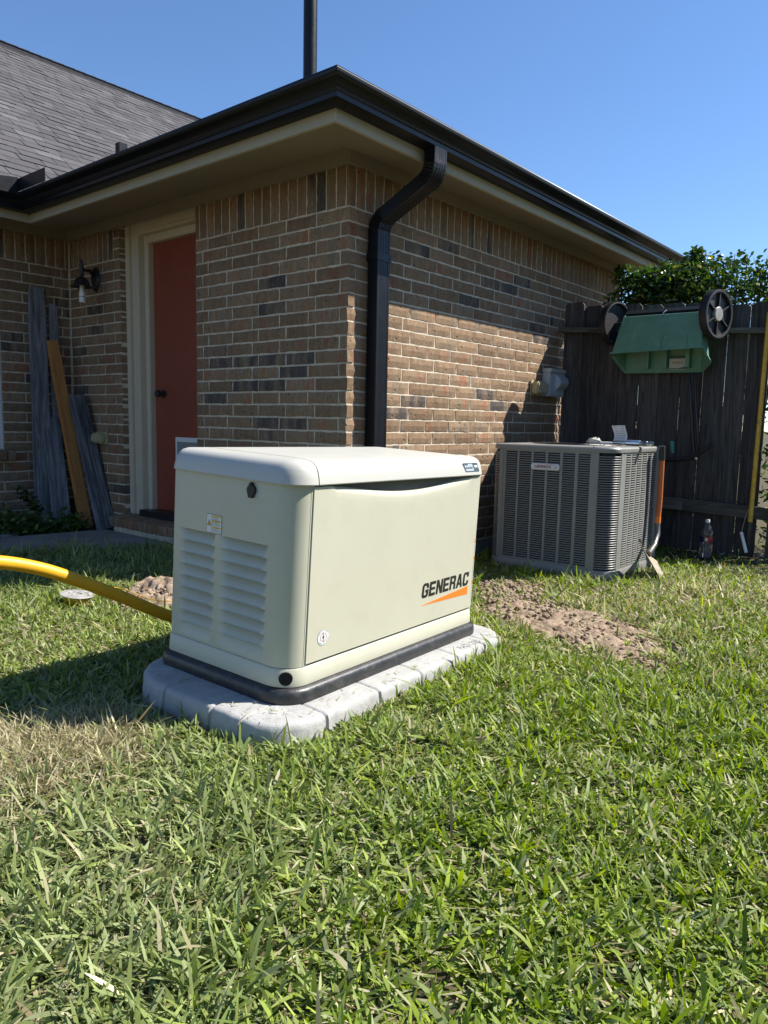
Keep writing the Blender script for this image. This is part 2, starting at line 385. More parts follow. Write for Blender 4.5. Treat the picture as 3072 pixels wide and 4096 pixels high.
_bc = {}
def brick_mesh(l, h, dep, var):
    key = (round(l, 3), round(h, 3), round(dep, 3), var)
    if key in _bc: return _bc[key]
    rs = random.Random(hash(key) & 0xffff)
    nx, nz = (6, 2) if l > h*1.5 else ((2, 6) if h > l*1.5 else (2, 2))
    rows = []
    ph = rs.random()*6.28
    for j in range(nz+1):
        row = []
        for i in range(nx+1):
            ed = i in (0, nx) or j in (0, nz)
            x = -l/2+l*i/nx; z = -h/2+h*j/nz
            if i in (0, nx): x += rs.uniform(-.0035, .0022)*(1 if i else -1)
            if j in (0, nz): z += rs.uniform(-.0032, .0016)*(1 if j else -1)
            y = (.0045 if ed else 0)+rs.uniform(-.0009, .0009)
            row.append((x, y, z))
        rows.append(row)
    b = MB(); b.grid(rows)
    per = [rows[0][i] for i in range(nx)]+[rows[j][nx] for j in range(nz)]+[rows[nz][i] for i in range(nx, 0, -1)]+[rows[j][0] for j in range(nz, 0, -1)]
    back = [(max(-l/2, min(l/2, p[0])), dep, max(-h/2, min(h/2, p[2]))) for p in per]
    b.grid([per, back], close=True)
    me = b.mesh('brick'); _bc[key] = me; return me
BR = []                                          # all bricks: (wall part, facing, centre, l, h, depth, dark)
DARK = {'L': [], 'R': []}
for (ox, oy, f, pts) in ((700, 500, .633, [(615, 980), (610, 1155), (250, 1435), (290, 1500), (440, 1495), (615, 1480), (795, 1470), (740, 1560), (445, 1650), (610, 1640), (250, 1720), (570, 1885), (740, 1885), (625, 1965), (862, 400), (922, 380), (430, 540)]),):
    for x, y in pts:
        q = hit(ox+x*f, oy+y*f, 0, 0); DARK['L'].append((q[1], q[2]))
for (ox, oy, f, pts) in ((1550, 800, .3014, [(830, 600), (420, 650), (1370, 1060), (1170, 1330), (1165, 330), (1340, 380)]), (1900, 900, .3014, [(210, 730), (450, 830), (640, 735), (820, 1360), (1090, 1280), (170, 150)]), (1900, 1300, .3014, [(140, 920), (310, 1070), (900, 180)]), (1300, 1400, .2411, [(1500, 840), (1200, 1030)])):
    for x, y in pts:
        q = hit(ox+x*f, oy+y*f, 1, 0); DARK['R'].append((q[0], q[2]))
def brick(part, face, s0, s1, z0, z1, dep=.05, key=None, jl=JT/2, jr=JT/2, dark=None):
    l = s1-s0-jl-jr; h = z1-z0-JT
    if l < .015: return
    sc = (s0+jl+s1-jr)/2; z = (z0+z1)/2
    if dark is None:
        dark = random.random() < (.055 if face != 'I' else .12)
        if key: dark = any(s0 < a < s1 and z0 < c < z1 for a, c in DARK[key]) or (random.random() < .012)
    BR.append((part, face, sc, z, l, h, dep, dark))
def courses(part, face, ev, od, key=None, depE=None, depO=None, k0=0, k1=NC):
    for k in range(k0, k1):
        b = ev if k % 2 == 0 else od
        dp = depE if k % 2 == 0 else depO
        for i in range(len(b)-1):
            brick(part, face, b[i], b[i+1], zc(k+1), zc(k), (dp[1] if dp and i == dp[0] % (len(b)-1) else .05), key,
                  jl=(0 if b[i] == 0.0 and key else JT/2))
def soldiers(part, face, b, z0=J0, z1=2.456, key=None):
    for i in range(len(b)-1): brick(part, face, b[i], b[i+1], z0, z1, .022 if (i == 0 and key) else .05, key, jl=(0 if b[i] == 0.0 and key else JT/2), dark=None)
def seq(a, step, end, first=None):
    o = [] if first is None else [first]
    while a < end-.03: o.append(a); a += step
    return o+[end]
# corner bricks run alternately along one wall and show their ends on the other
courses(wallL, 'L', seq(.272, .265, 1.478, 0.0), seq(.071, .2645, 1.478), 'L', depE=(0, .059))
courses(wallR, 'R', seq(.066, .2705, 3.90), seq(.2545, .2715, 3.90, 0.0), 'R', depO=(0, .062))
soldiers(wallL, 'L', seq(.11, .0822, 1.478, .029), key='L'); soldiers(wallR, 'R', seq(.066, .0835, 3.90, 0.0), key='R')
courses(wallP, 'L', [2.455, 2.72, 2.99, 3.25], [2.455, 2.555, 2.825, 3.09, 3.25], depE=(0, .10), depO=(0, .10))
soldiers(wallP, 'L', [2.555]+[2.555+.0785*i for i in range(1, 9)]+[3.25])
for z0, z1 in ((2.22, 2.30), (2.30, 2.38), (2.38, 2.455)): brick(wallP, 'L', 2.455, 2.553, z0, z1, .10)
def inner(k):
    off = .135 if k % 2 else .07
    return [-3.6]+[v for v in sorted(-off-.2667*i for i in range(13)) if v > -3.55]+[0.0]
for k in range(NC):
    z0, z1 = zc(k+1), zc(k); b = inner(k)
    for i in range(len(b)-1):
        if z1 > .70 and z0 < 1.985 and k > 2:
            if b[i+1] <= -1.55 or b[i] >= -.595: brick(wallI, 'I', b[i], b[i+1], z0, z1)
            elif b[i] < -.595 < b[i+1]: brick(wallI, 'I', -.595, b[i+1], z0, z1)
            elif b[i] < -1.55 < b[i+1]: brick(wallI, 'I', b[i], -1.55, z0, z1)
        else: brick(wallI, 'I', b[i], b[i+1], z0, z1)
_s = [-.0]+[-.03-.0835*i for i in range(0, 44)]
soldiers(wallI, 'I', sorted(_s))

ROT = {'L': -math.pi/2, 'R': 0.0, 'I': 0.0}
def bpos(face, s, z):
    return {'L': (0.0, s, z), 'R': (s, 0.0, z), 'I': (s, 3.257, z)}[face]
def bscore(b):
    part, face, s, z, l, h, dep, dark = b
    P = np.array(bpos(face, s, z)); u, v, d = proj(P)
    n = np.array((-1, 0, 0)) if face == 'L' else np.array((0, -1, 0))
    w = (CAM-P)/np.linalg.norm(CAM-P); a = l*h*max(w@n, 0)/d**2
    if not (5 < u < IW-5 and 0 < v < IH): return 0
    if 690 < u < 1935 and v > 1800: return 0
    if 1955 < u < 2640 and v > 1775: return 0
    if face == 'R' and (P[0] > 2.68 or .11 < s < .33): return 0
    if face == 'I' and v > 1180 and u > 100: a *= .3
    return a
order = sorted(range(len(BR)), key=lambda i: -bscore(BR[i]))
rest = MB(); rest_rnd = []
for rank, i in enumerate(order):
    part, face, s, z, l, h, dep, dark = BR[i]
    me = brick_mesh(l, h, dep, random.randrange(4))
    dy = random.uniform(-.0012, .0016); P = list(bpos(face, s, z))
    if face == 'L': P[0] += dy
    else: P[1] += dy
    if rank < 300 and bscore(BR[i]) > 0:
        key = me.name+('_d' if dark else '')
        if dark:
            if key not in _bc: _bc[key] = me.copy(); _bc[key].materials.clear()
            me = _bc[key]
        if not me.materials: me.materials.append(MAT['brick_dark' if dark else 'brick'])
        link('brick', me, None, part, loc=P, rot=(0, 0, ROT[face]), local=True)
    else:
        c, sn = math.cos(ROT[face]), math.sin(ROT[face])
        vs = [(P[0]+c*v.co.x-sn*v.co.y, P[1]+sn*v.co.x+c*v.co.y, P[2]+v.co.z) for v in me.vertices]
        rest.mi = 1 if dark else 0; rest.add(vs, [tuple(p.vertices) for p in me.polygons]); rest_rnd += [random.random()]*len(vs)
ro = rest.build('brickwork', [MAT['brick'], MAT['brick_dark']], house); ro['kind'] = 'stuff'
a = ro.data.attributes.new('rnd', 'FLOAT', 'POINT'); a.data.foreach_set('value', rest_rnd)

# foundation, frieze, soffit
b = MB(); b.span((.0045, .004, -.2), (3.86, .13, .099)); b.span((.0047, .1302, -.2), (.13, 1.46, .0985)); b.span((-.004, 1.4602, -.2), (.13, 3.2, .0985)); b.span((-3.6, 3.261, -.2), (.1, 3.40, .0985))
b.build('foundation', MAT['concrete'], house)
b = MB(); b.span((-.02, -.022, 2.449), (3.92, -.001, 2.56)); b.span((-.022, -.0005, 2.449), (-.001, 3.232, 2.56)); b.span((-3.6, 3.2325, 2.449), (-.023, 3.256, 2.56))
b.build('frieze_board', MAT['frieze'], house)
SZ0, SZ1 = 2.447, 2.535
def soff(poly):
    n = len(poly); m = MB(); m.add(list(poly)+[(p[0], p[1], p[2]+.012) for p in poly], [tuple(range(n)), tuple(range(2*n-1, n-1, -1))]+[(i, (i+1) % n, n+(i+1) % n, n+i) for i in range(n)])
    return m.build('soffit', MAT['soffit'], house)
EX, EY, EI, XR = -.525, -.39, 2.82, 4.30
soff([(XR, 0.05, SZ1), (0.02, 0.05, SZ1), (EX+.01, EY+.01, SZ0), (XR, EY+.01, SZ0)])
soff([(0.02, 0.05, SZ1), (0.02, 3.30, SZ1), (EX+.01, EI+.01, SZ0), (EX+.01, EY+.01, SZ0)])
soff([(0.02, 3.30, SZ1), (-3.6, 3.30, SZ1), (-3.6, EI+.01, SZ0), (EX+.01, EI+.01, SZ0)])
def eave_row(d, z):
    return [(XR, EY-d, z), (EX-d, EY-d, z), (EX-d, EI-d, z), (-3.6, EI-d, z)]
def eave_sweep(name, prof, mat, closed=True, smooth=None):
    m = MB(); rows = [eave_row(d, z) for d, z in prof]
    if closed: rows.append(rows[0])
    m.grid(rows); k = len(prof)
    m.add([eave_row(d, z)[0] for d, z in prof], [tuple(range(k))])
    return m.build(name, mat, house, smooth)
eave_sweep('fascia', [(-.02, 2.432), (0, 2.432), (0, 2.60), (-.02, 2.60)], MAT['fascia'])
gut = eave_sweep('gutter', [(.001, 2.492), (.088, 2.490), (.094, 2.494), (.0955, 2.515), (.102, 2.5185), (.103, 2.523), (.0985, 2.527), (.101, 2.535), (.112, 2.550), (.128, 2.561), (.140, 2.568), (.1455, 2.577), (.147, 2.588), (.146, 2.597), (.140, 2.601), (.130, 2.600), (.1295, 2.594), (.140, 2.592), (.136, 2.572), (.10, 2.548), (.09, 2.50), (.004, 2.502), (.004, 2.60), (.001, 2.60)], MAT['gutter'], True, 50)
b = MB(); b.span((EX-.1475, EI-.56, 2.60), (EX-.1445, EI-.1475, 2.69)); b.add([(EX-.1478, EI-.15, 2.58), (EX-.40, EI-.15, 2.58), (EX-.40, EI-.15, 2.665), (EX-.1478, EI-.15, 2.70), (EX-.1478, EI-.153, 2.58), (EX-.40, EI-.153, 2.58), (EX-.40, EI-.153, 2.665), (EX-.1478, EI-.153, 2.70)], [(0, 1, 2, 3), (7, 6, 5, 4), (0, 4, 5, 1), (1, 5, 6, 2), (2, 6, 7, 3), (3, 7, 4, 0)])
b.build('splash_guard', MAT['gutter'], gut)
b = MB(); b.span((-.60, 1.42, 2.60), (-.545, 1.47, 2.70)); b.build('gutter_strap', MAT['gutter'], gut)

# roofs: wing (hip, low) and main slope with shingles
PW = .42; ZE = 2.60
b = MB()
b.add([(EX-.06, EY-.06, ZE), (XR, EY-.06, ZE), (XR, 2.6, ZE+PW*(2.6-EY+.06)), (2.65, 2.6, ZE+PW*(2.6-EY+.06))], [(0, 1, 2, 3)])
b.add([(EX-.06, EY-.06, ZE-.0005), (2.65, 2.6, ZE+PW*(2.6-EY+.06)-.0005), (3.2, 6.5, ZE+PW*(3.2-EX)), (EX-.06, 6.5, ZE)], [(0, 1, 2, 3)])
b.build('roof', MAT['shingle'], house)
b = MB()
for (x0, x1) in ((-.2, .05),):
    pass
YE = EI-.05; PM = .69; YR = None
d = ray(0, 176); t = (ZE+PM*(CAM[1]-YE)-CAM[2])/(d[2]-PM*d[1]); RID = CAM+d*t; YR = RID[1]; ZR = RID[2]
b = MB(); b.add([(-4.5, YE, ZE-.012), (9.5, YE, ZE-.012), (9.5, YR, ZR-.012), (-4.5, YR, ZR-.012), (9.5, YR+6, ZR-4), (-4.5, YR+6, ZR-4)], [(0, 1, 2, 3), (3, 2, 4, 5)])
mroof = b.build('roof', MAT['shingle'], house)
sl_len = math.hypot(YR-YE, ZR-ZE); ey = Vector((0, (YR-YE)/sl_len, (ZR-ZE)/sl_len)); nz = Vector((0, -ey.z, ey.y))
tabs = []; row = 0; sdist = 0.0; EXPO = .142
while sdist < sl_len-.05:
    x = -1.6-random.random()*.3
    while x < 8.5:
        w = random.choice((.13, .17, .21, .26, .19)); tabs.append((x, w, sdist)); x += w
    row += 1; sdist += EXPO
_tm = {}
def tab_mesh(w, v):
    k = (w, v)
    if k not in _tm:
        rs = random.Random(v*17+int(w*1000)); L = EXPO+.02
        sk = rs.uniform(-.015, .015); th = rs.choice((.004, .006, .009))
        P = []
        for z in (0, 1):
            for (px, py) in ((0.003, 0), (w-.003, 0), (w-.003+sk*.3, L), (.003+sk*.3, L)):
                lift = th*(1-py/L*.9); hh = lift if z else -.004
                q = Vector((px, 0, 0))+ey*py+nz*hh; P.append(q)
        m = MB(); m.add(P, [(0, 1, 2, 3), (4, 7, 6, 5), (0, 4, 5, 1), (1, 5, 6, 2), (2, 6, 7, 3), (3, 7, 4, 0)])
        _tm[k] = m.mesh('shingle')
    return _tm[k]
def tscore(t):
    P = np.array((t[0]+t[1]/2, YE, ZE))+np.array(ey)*(t[2]+.07); u, v, d = proj(P)
    lim = np.interp(u, [0, 140, 300, 800], [750, 735, 700, 480])
    if not (0 < u < 810 and v < lim): return 0
    return t[1]/d**2
order = sorted(tabs, key=lambda t: -tscore(t)); rest = MB(); rr = []
for i, t in enumerate(order):
    me = tab_mesh(t[1], random.randrange(4)); P = Vector((t[0], YE, ZE))+ey*t[2]
    if i < 300 and tscore(t) > 0:
        if not me.materials: me.materials.append(MAT['shingle'])
        link('shingle', me, None, mroof, loc=P, local=True)
    else:
        rest.add([P+v.co for v in me.vertices], [tuple(p.vertices) for p in me.polygons]); rr += [random.random()]*len(me.vertices)
so = rest.build('shingles', MAT['shingle'], house); so['kind'] = 'stuff'
a = so.data.attributes.new('rnd', 'FLOAT', 'POINT'); a.data.foreach_set('value', rr)
b = MB(); b.span((-4.5, YR-.085, ZR-.06), (9.4, YR+.1, ZR+.012)); b.build('ridge_vent', MAT['gutter'], mroof)
x = -4.5; b = MB()
while x < 9.4:
    b.add([(x, YR-.095, ZR+.008), (x+.16, YR-.095, ZR+.013), (x+.16, YR+.01, ZR+.040), (x, YR+.01, ZR+.034), (x, YR-.095, ZR+.001), (x+.16, YR-.095, ZR+.004)], [(0, 1, 2, 3), (0, 4, 5, 1)]); x += .15
b.build('ridge_cap', MAT['shingle'], mroof)
# vent pipe on the wing roof
vp = CAM+ray(1240, 300)*5.2
b = MB(); b.tube([(vp[0], vp[1], 2.75), (vp[0], vp[1], 4.02)], .048, 24); b.tube([(vp[0], vp[1], 4.0), (vp[0], vp[1], 6.2)], .0505, 24); b.tube([(vp[0], vp[1], 2.7), (vp[0], vp[1], 3.10)], [.11, .056], 24)
b.build('vent_pipe', MAT['gutter'], house, 50)

# downspout: ribbed rectangular tube with crimped elbows
DX = .222
def dsec(k=1.0):
    w, dp = .059, .038; out = []
    nr = 21
    for i in range(nr):
        t = -1+2*i/(nr-1); out.append((t*w*.93, -dp-(.0028 if (i % 4 in (1, 2) and 2 < i < nr-3) else 0)))
    for i in range(7):
        t = -1+2*i/6; out.append((w, t*dp*.93))
    out += [(w*.9, dp), (-w*.9, dp)]
    for i in range(7):
        t = 1-2*i/6; out.append((-w, t*dp*.93))
    return [(a*k, c*k) for a, c in out]
def ds_path():
    pts = [(-.045, .06), (-.045, .5), (-.045, 1.0), (-.045, 1.6), (-.045, 2.08), (-.045, 2.10)]; k = [1, 1, 1, 1, 1, 1]
    z = 2.105; y = -.045; ang = 0
    n = 14; R = .10; A = math.radians(65)
    for i in range(1, n+1):
        a = A*i/n; pts.append((y-R*(1-math.cos(a)), z+R*math.sin(a))); k.append(1.045 if i % 2 else .985)
    y1, z1 = pts[-1]; Lc = .315
    pts.append((y1-Lc*math.sin(A), z1+Lc*math.cos(A))); k.append(.99)
    y2, z2 = pts[-1]
    cy, czz = y2-R*math.cos(A)*1.0, z2+R*math.sin(A)
    for i in range(1, n+1):
        a = A*(1-i/n); pts.append((y2-R*(math.cos(a)-math.cos(A))*1.0, z2+R*(math.sin(A)-math.sin(a)))); k.append(1.045 if i % 2 else .985)
    y3, z3 = pts[-1]; pts.append((y3, 2.496)); k.append(1)
    return pts, k
pts, ks = ds_path(); rows = []
for i, (y, z) in enumerate(pts):
    p0 = pts[max(i-1, 0)]; p1 = pts[min(i+1, len(pts)-1)]; t = Vector((0, p1[0]-p0[0], p1[1]-p0[1])).normalized()
    n = t.cross(Vector((1, 0, 0))); n = n if n.y > 0 or abs(n.y) < 1e-6 and n.z > 0 else -n
    rows.append([Vector((DX+a, y, z))+n*c for a, c in dsec(ks[i])])
b = MB(); b.grid(rows, close=True); dsp = b.build('downspout', MAT['gutter'], house, 28)
b = MB(); b.span((DX-.066, -.0885, 1.935), (DX+.066, -.0005, 1.98)); b.build('strap', MAT['gutter'], dsp, bevel=.002)
b = MB(); b.span((DX-.063, -.0865, .78), (DX+.063, -.0005, .81)); b.build('strap', MAT['gutter'], dsp, bevel=.002)
b = MB(); b.tube([(DX+.05, -.0885, 1.957), (DX+.05, -.092, 1.957)], .006, 8); b.build('screw', MAT['black_metal'], dsp)

# door in the left wall
DY0, DY1 = 1.25, 2.225
b = MB(); b.span((.155, DY0, .245), (.20, DY1, 2.325)); door = b.build('door', MAT['rust_door'], house)
q = hit(1000*.633, 900+1065*.633, 0, .09)
b = MB(); b.lathe([(.001, 0), (.030, .001), (.032, .006), (.014, .012), (.012, .03), (.026, .042), (.031, .055), (.027, .068), (.001, .074)], (.155, q[1]+.02, q[2]), (-1, 0, 0), 20); b.build('door_knob', MAT['black_metal'], door, 50)
p0 = hit(1105*.633, 900+1340*.633, 0, .14); p1 = hit(1250*.633, 900+1340*.633, 0, .14)
zt = p0[2]
b = MB(); b.span((.143, p1[1]-.02, zt-.45), (.154, p0[1], zt)); pd = b.build('pet_door', MAT['white_plastic'], door, bevel=.003)
b = MB(); b.span((.139, p1[1]+.005, zt-.42), (.1425, p0[1]-.03, zt-.035)); b.build('flap', pm('flap_grey', (.25, .25, .24), .5), pd)
fr = MB()
fr.span((.062, 2.285, .19), (.30, 2.352, 2.53)); fr.span((.071, 2.352, .19), (.30, 2.400, 2.53)); fr.span((.050, 2.4, .19), (.30, 2.4585, 2.53))
fr.span((.11, 2.226, .19), (.30, 2.285, 2.3855)); fr.span((.062, 1.475, 2.386), (.301, 2.2848, 2.53)); fr.span((.11, 1.475, 2.326), (.298, 2.2258, 2.3858)); fr.span((.045, 1.475, 2.405), (.0618, 2.2848, 2.53))
fr.build('door_frame', MAT['casing'], house, bevel=.004)
b = MB(); b.span((.02, 1.48, .190), (.155, 2.28, .243)); b.build('threshold', MAT['black_metal'], house, bevel=.004)
b = MB()
sillp = empty('door_sill'); sillp.parent = house
ys = 1.40
i = 0
while ys < 2.46:
    w = .068; M = Matrix.Rotation(math.radians(-7), 3, 'Y')
    m = MB(); m.box((-.035, ys+w/2, .150+random.uniform(-.003, .003)), (.185, w-.010, .072), M)
    m.build('brick', MAT['brick'], sillp, bevel=.005, bseg=1); ys += w
b = MB(); b.span((-.098, 1.40, -.1), (-.0045, 2.455, .105)); b.span((-.10, 1.405, .106), (.04, 2.45, .170)); b.build('sill_bed', MAT['mortar'], sillp)
# window at the left of the inner wall
b = MB(); b.span((-1.548, 3.262, .702), (-.598, 3.33, .745)); b.span((-1.548, 3.262, 1.94), (-.598, 3.33, 1.988)); b.span((-.643, 3.262, .7452), (-.598, 3.33, 1.9398)); b.span((-1.548, 3.262, .7452), (-1.50, 3.33, 1.9398)); b.span((-1.4998, 3.275, 1.33), (-.6432, 3.325, 1.37))
win = b.build('window', pm('white_window_frame', (.72, .72, .70), .4, var=.03), house, bevel=.003)
b = MB(); b.span((-1.50, 3.30, .745), (-.643, 3.306, 1.33)); b.span((-1.50, 3.31, 1.37), (-.643, 3.316, 1.94)); b.build('pane', MAT['pane'], win)
x = -1.62
while x < -.57:
    m = MB(); m.box((x+.034, 3.245, .655), (.058, .10, .075), Matrix.Rotation(math.radians(8), 3, 'X')); m.build('brick', MAT['brick'], win, bevel=.004, bseg=1); x += .0685

# ================================================================== GROUND
def gz(x, y):
    t = min(max((y-.3)/1.5, 0), 1); t = t*t*(3-2*t)
    return .045*t+.008*math.sin(x*2.1+.7)*math.cos(y*1.7)+(.03*min(max((x-2.2)/.6, 0), 1))
xs = np.concatenate([np.linspace(-400, -6, 12), np.linspace(-5.5, 6, 93), np.linspace(6.6, 400, 12)])
ys_ = np.concatenate([np.linspace(-400, -6, 12), np.linspace(-5.5, 5, 85), np.linspace(5.6, 400, 12)])
b = MB(); b.grid([[(x, y, gz(x, y) if abs(x) < 30 and abs(y) < 30 else 0) for x in xs] for y in ys_])
g = b.build('ground', MAT['ground'], None, 80); g['kind'] = 'structure'
b = MB()
wk = [(-4.0, 1.78), (-1.171, 1.98), (-.632, 1.72), (-.115, 1.50), (-.106, 2.56), (-.30, 2.60), (-.894, 2.694), (-4.0, 2.95)]
b.prism(wk, lambda x, y: (x, y, -.06), lambda x, y: (x, y, .064))
w = b.build('walkway', MAT['concrete'], None, bevel=.006); w['kind'] = 'structure'

# ================================================================== GENERATOR
GA = Vector((0.99773806, 0.06591417, -0.01319422)); GB = Vector((-0.06528332, 0.99691428, 0.04358897)); GC = GA.cross(GB)
GO = Vector((-1.7299, -1.3601, 0.0778))
GM = frame(GO, GA, GB, GC)
gen = empty('standby_generator', (0, 0, 0), 'cream home standby generator with louvred end and black base, on a pale stone pad', 'generator')
gen.matrix_world = GM
L0, W0 = 1.178, .590
RB = (.088, .030, .030, .030)
def loft(m, rings):
    m.grid([[(x, y, z) for x, y in ring] for ring, z in rings], close=True)
    n = len(rings[0][0])
    m.add([(x, y, rings[-1][1]) for x, y in rings[-1][0]], [tuple(range(n))])
    m.add([(x, y, rings[0][1]) for x, y in rings[0][0]], [tuple(range(n-1, -1, -1))])
def O(d, r=RB, n=8): return offset_rr(0, L0, 0, W0, r, d, n)
b = MB(); loft(b, [(O(.026), 0), (O(.028), .012), (O(.026), .034), (O(.020), .044), (O(.009), .049), (O(-.02), .050)])
b.build('base', MAT['black_plastic'], gen, 40, True)
b = MB(); loft(b, [(O(-.004), .0495), (O(.006), .051), (O(.0065), .060), (O(.003), .106), (O(-.001), .1115), (O(-.012), .1125)])
sk = b.build('skirt', MAT['cream'], gen, 35, True)
# lifting hole in the skirt corner
cx = cy = RB[0]; nn = Vector((-.72, -.69, 0)).normalized(); pc = Vector((cx, cy, .080))+nn*(RB[0]+.0046)
b = MB(); b.lathe([(.0001, .0035), (.022, .0035), (.0235, -.006)], pc, nn, 24); b.build('lifting_hole', MAT['dark'], sk, 50, True)
# core (behind the panels)
b = MB(); b.prism(rrect(.055, L0-.002, .016, W0-.01, (.05, .02, .02, .02)), lambda x, y: (x, y, .1126), lambda x, y: (x, y, .704)); b.build('inner_body', MAT['gap'], gen, None, True)
# end panel with pressed louvres: heightfield round the left end
path = []                                        # (point, outward normal, b-coordinate)
path.append((Vector((.0745, .012)), Vector((0, -1)))); path.append((Vector((.0765, .003)), Vector((0, -1))))
path.append((Vector((.075, .0)), Vector((0, -1))))
for k in range(13):
    a = math.radians(270-90*k/12); path.append((Vector((RB[0]+RB[0]*math.cos(a), RB[0]+RB[0]*math.sin(a))), Vector((math.cos(a), math.sin(a)))))
zones = [(.105, .338), (.353, .541)]
bl = sorted(set([.0955, .100]+[z0+(z1-z0)*t for z0, z1 in zones for t in (0, .02, .045, .075, .11, .15, .2, .3, .4, .5, .6, .7, .8, .85, .89, .925, .955, .98, 1)]+[.3455, .55, .557]))
path += [(Vector((0, y)), Vector((-1, 0))) for y in bl]
for k in range(7):
    a = math.radians(180-90*k/6); path.append((Vector((.03+.03*math.cos(a), W0-.03+.03*math.sin(a))), Vector((math.cos(a), math.sin(a)))))
path.append((Vector((.2, W0)), Vector((0, 1)))); path.append((Vector((L0-.03, W0)), Vector((0, 1))))
LIP = .5035; PITCHL = .0418; NL = 9
def sstep(x, a, c): t = min(max((x-a)/(c-a), 0), 1); return t*t*(3-2*t)
def recess(y, t, last):
    for i, (z0, z1) in enumerate(zones):
        if z0 < y < z1:
            w = (y-z0)/(z1-z0); e = sstep(w, .0, .10)*sstep(1-w, .0, .17)
            core = sstep(w, .04, .13)*sstep(1-w, .06, .26)
            d = .034*e*(1-t)**1.15*(0.55+.45*core)
            d = d*sstep(t+.12, 0, .16) if False else d
            return d*(.55 if last else 1)
    return 0
rowsz = [(.1135, None), (.118, None)]
lv = []
for i in range(NL, 0, -1):
    top = LIP-PITCHL*(i-1); bot = top-PITCHL
    for t in (1.0, .85, .7, .55, .4, .28, .18, .1, .05, .015): lv.append((top-PITCHL*t, (t, i == NL)))
    lv.append((top, 'lip'))
rowsz += lv+[(.515, None), (.56, None), (.62, None), (.68, None), (.7035, None)]
rows = []
for z, k in rowsz:
    r = []
    for P, n in path:
        dpt = 0
        if n.x == -1 and isinstance(k, tuple): dpt = recess(P.y, k[0], k[1])
        r.append((P.x-n.x*dpt, P.y-n.y*dpt, z))
    rows.append(r)
b = MB(); b.grid(rows); ep = b.build('end_panel', MAT['cream'], gen, 60, True)
for i in range(1, 7):                            # narrow air slots under the louvre lips
    top = LIP-PITCHL*(i-1)
    for j, (z0, z1) in enumerate(zones):
        if i > 5 and j == 1: continue
        w = z1-z0; y0 = z0+w*.16; y1 = z1-w*.10
        m = MB(); n = 9; up = []; lo = []
        for q in range(n):
            y = y0+(y1-y0)*q/(n-1); dpt = recess(y, .02, False)-.0012; th = .0058*math.sin(math.pi*(q+.25)/(n-.5))
            up.append((dpt, y, top-.0004)); lo.append((dpt-.0006, y, top-.0004-th))
        m.grid([up, lo]); m.build('vent_slot', MAT['dark'], ep, None, True)
# front door panel with a scooped top edge
def topz(a):
    t = (a-.16)/(1.10-.16)
    return .6985-(.038*math.sin(math.pi*t)**1.35 if 0 < t < 1 else 0)
A0, A1 = .083, 1.150; n = 49
xsA = [A0+(A1-A0)*i/(n-1) for i in range(n)]
b = MB()
zr = [.1185, .1205, .124, .2, .4, .6]
front = []
for z in zr: front.append([(min(max(x, A0+.0015*(z < .12)), A1), -.004 if z > .12 else .002, z) for x in xsA])
for o_, y_ in ((-.045, -.004), (-.022, -.0035), (-.010, -.0015), (-.004, .003), (-.001, .009), (0, .016)):
    front.append([(x, (y_ if topz(x) < .697 else (-.004 if o_ < 0 else .012)), topz(x)+o_*(1 if topz(x) < .697 else .3)) for x in xsA])
for r in front:
    r.insert(0, (A0-.0006, .010, r[0][2])); r.append((A1+.0006, .010, r[-1][2]))
b.grid(front); dr = b.build('door_panel', MAT['cream'], gen, 50, True)
b = MB(); b.prism([(L0-.024, 0.0), (L0-.010, .003), (L0-.0012, .013), (L0, .03), (L0, W0-.03), (L0-.02, W0-.001), (L0-.024, .02)], lambda x, y: (x, y, .1135), lambda x, y: (x, y, .7035)); ce = b.build('end_post', MAT['cream'], gen, 35, True)
b = MB(); b.span((L0+.0001, .04, .15), (L0+.0012, W0-.05, .66)); b.build('end_vent', MAT['dark'], ce, None, True)
# roof: fixed end cap and hinged lid
def roof_bm():
    m = MB(); RR = (.075, .05, .05, .05)
    def Q(d): return offset_rr(0, L0, 0, W0, RR, d, 8)
    loft(m, [(Q(.003), .7042), (Q(.013), .7042), (Q(.0145), .7075), (Q(.0105), .728), (Q(.004), .750), (Q(-.004), .764), (Q(-.016), .774), (Q(-.034), .7795), (Q(-.075), .7825), (Q(-.16), .787)])
    return m.mesh('roof')
def cut(me, co, no):
    bm = bmesh.new(); bm.from_mesh(me)
    g_ = bm.verts[:]+bm.edges[:]+bm.faces[:]
    r = bmesh.ops.bisect_plane(bm, geom=g_, plane_co=co, plane_no=no, clear_outer=True)
    ed = [e for e in r['geom_cut'] if isinstance(e, bmesh.types.BMEdge)]
    try: bmesh.ops.edgeloop_fill(bm, edges=ed)
    except Exception: pass
    bmesh.ops.recalc_face_normals(bm, faces=bm.faces); bm.to_mesh(me); bm.free()
    me.materials.append(MAT['cream_roof']); me.polygons.foreach_set('use_smooth', [True]*len(me.polygons)); me.set_sharp_from_angle(angle=math.radians(35)); return me
link('roof_end_cap', cut(roof_bm(), (.0905, 0, 0), (1, 0, 0)), None, gen, True)
lid = link('roof_lid', cut(roof_bm(), (.0945, 0, 0), (-1, 0, 0)), None, gen, True)
b = MB(); b.span((.086, .006, .7045), (.098, W0-.006, .755)); b.build('lid_seam', MAT['gap'], gen, None, True)
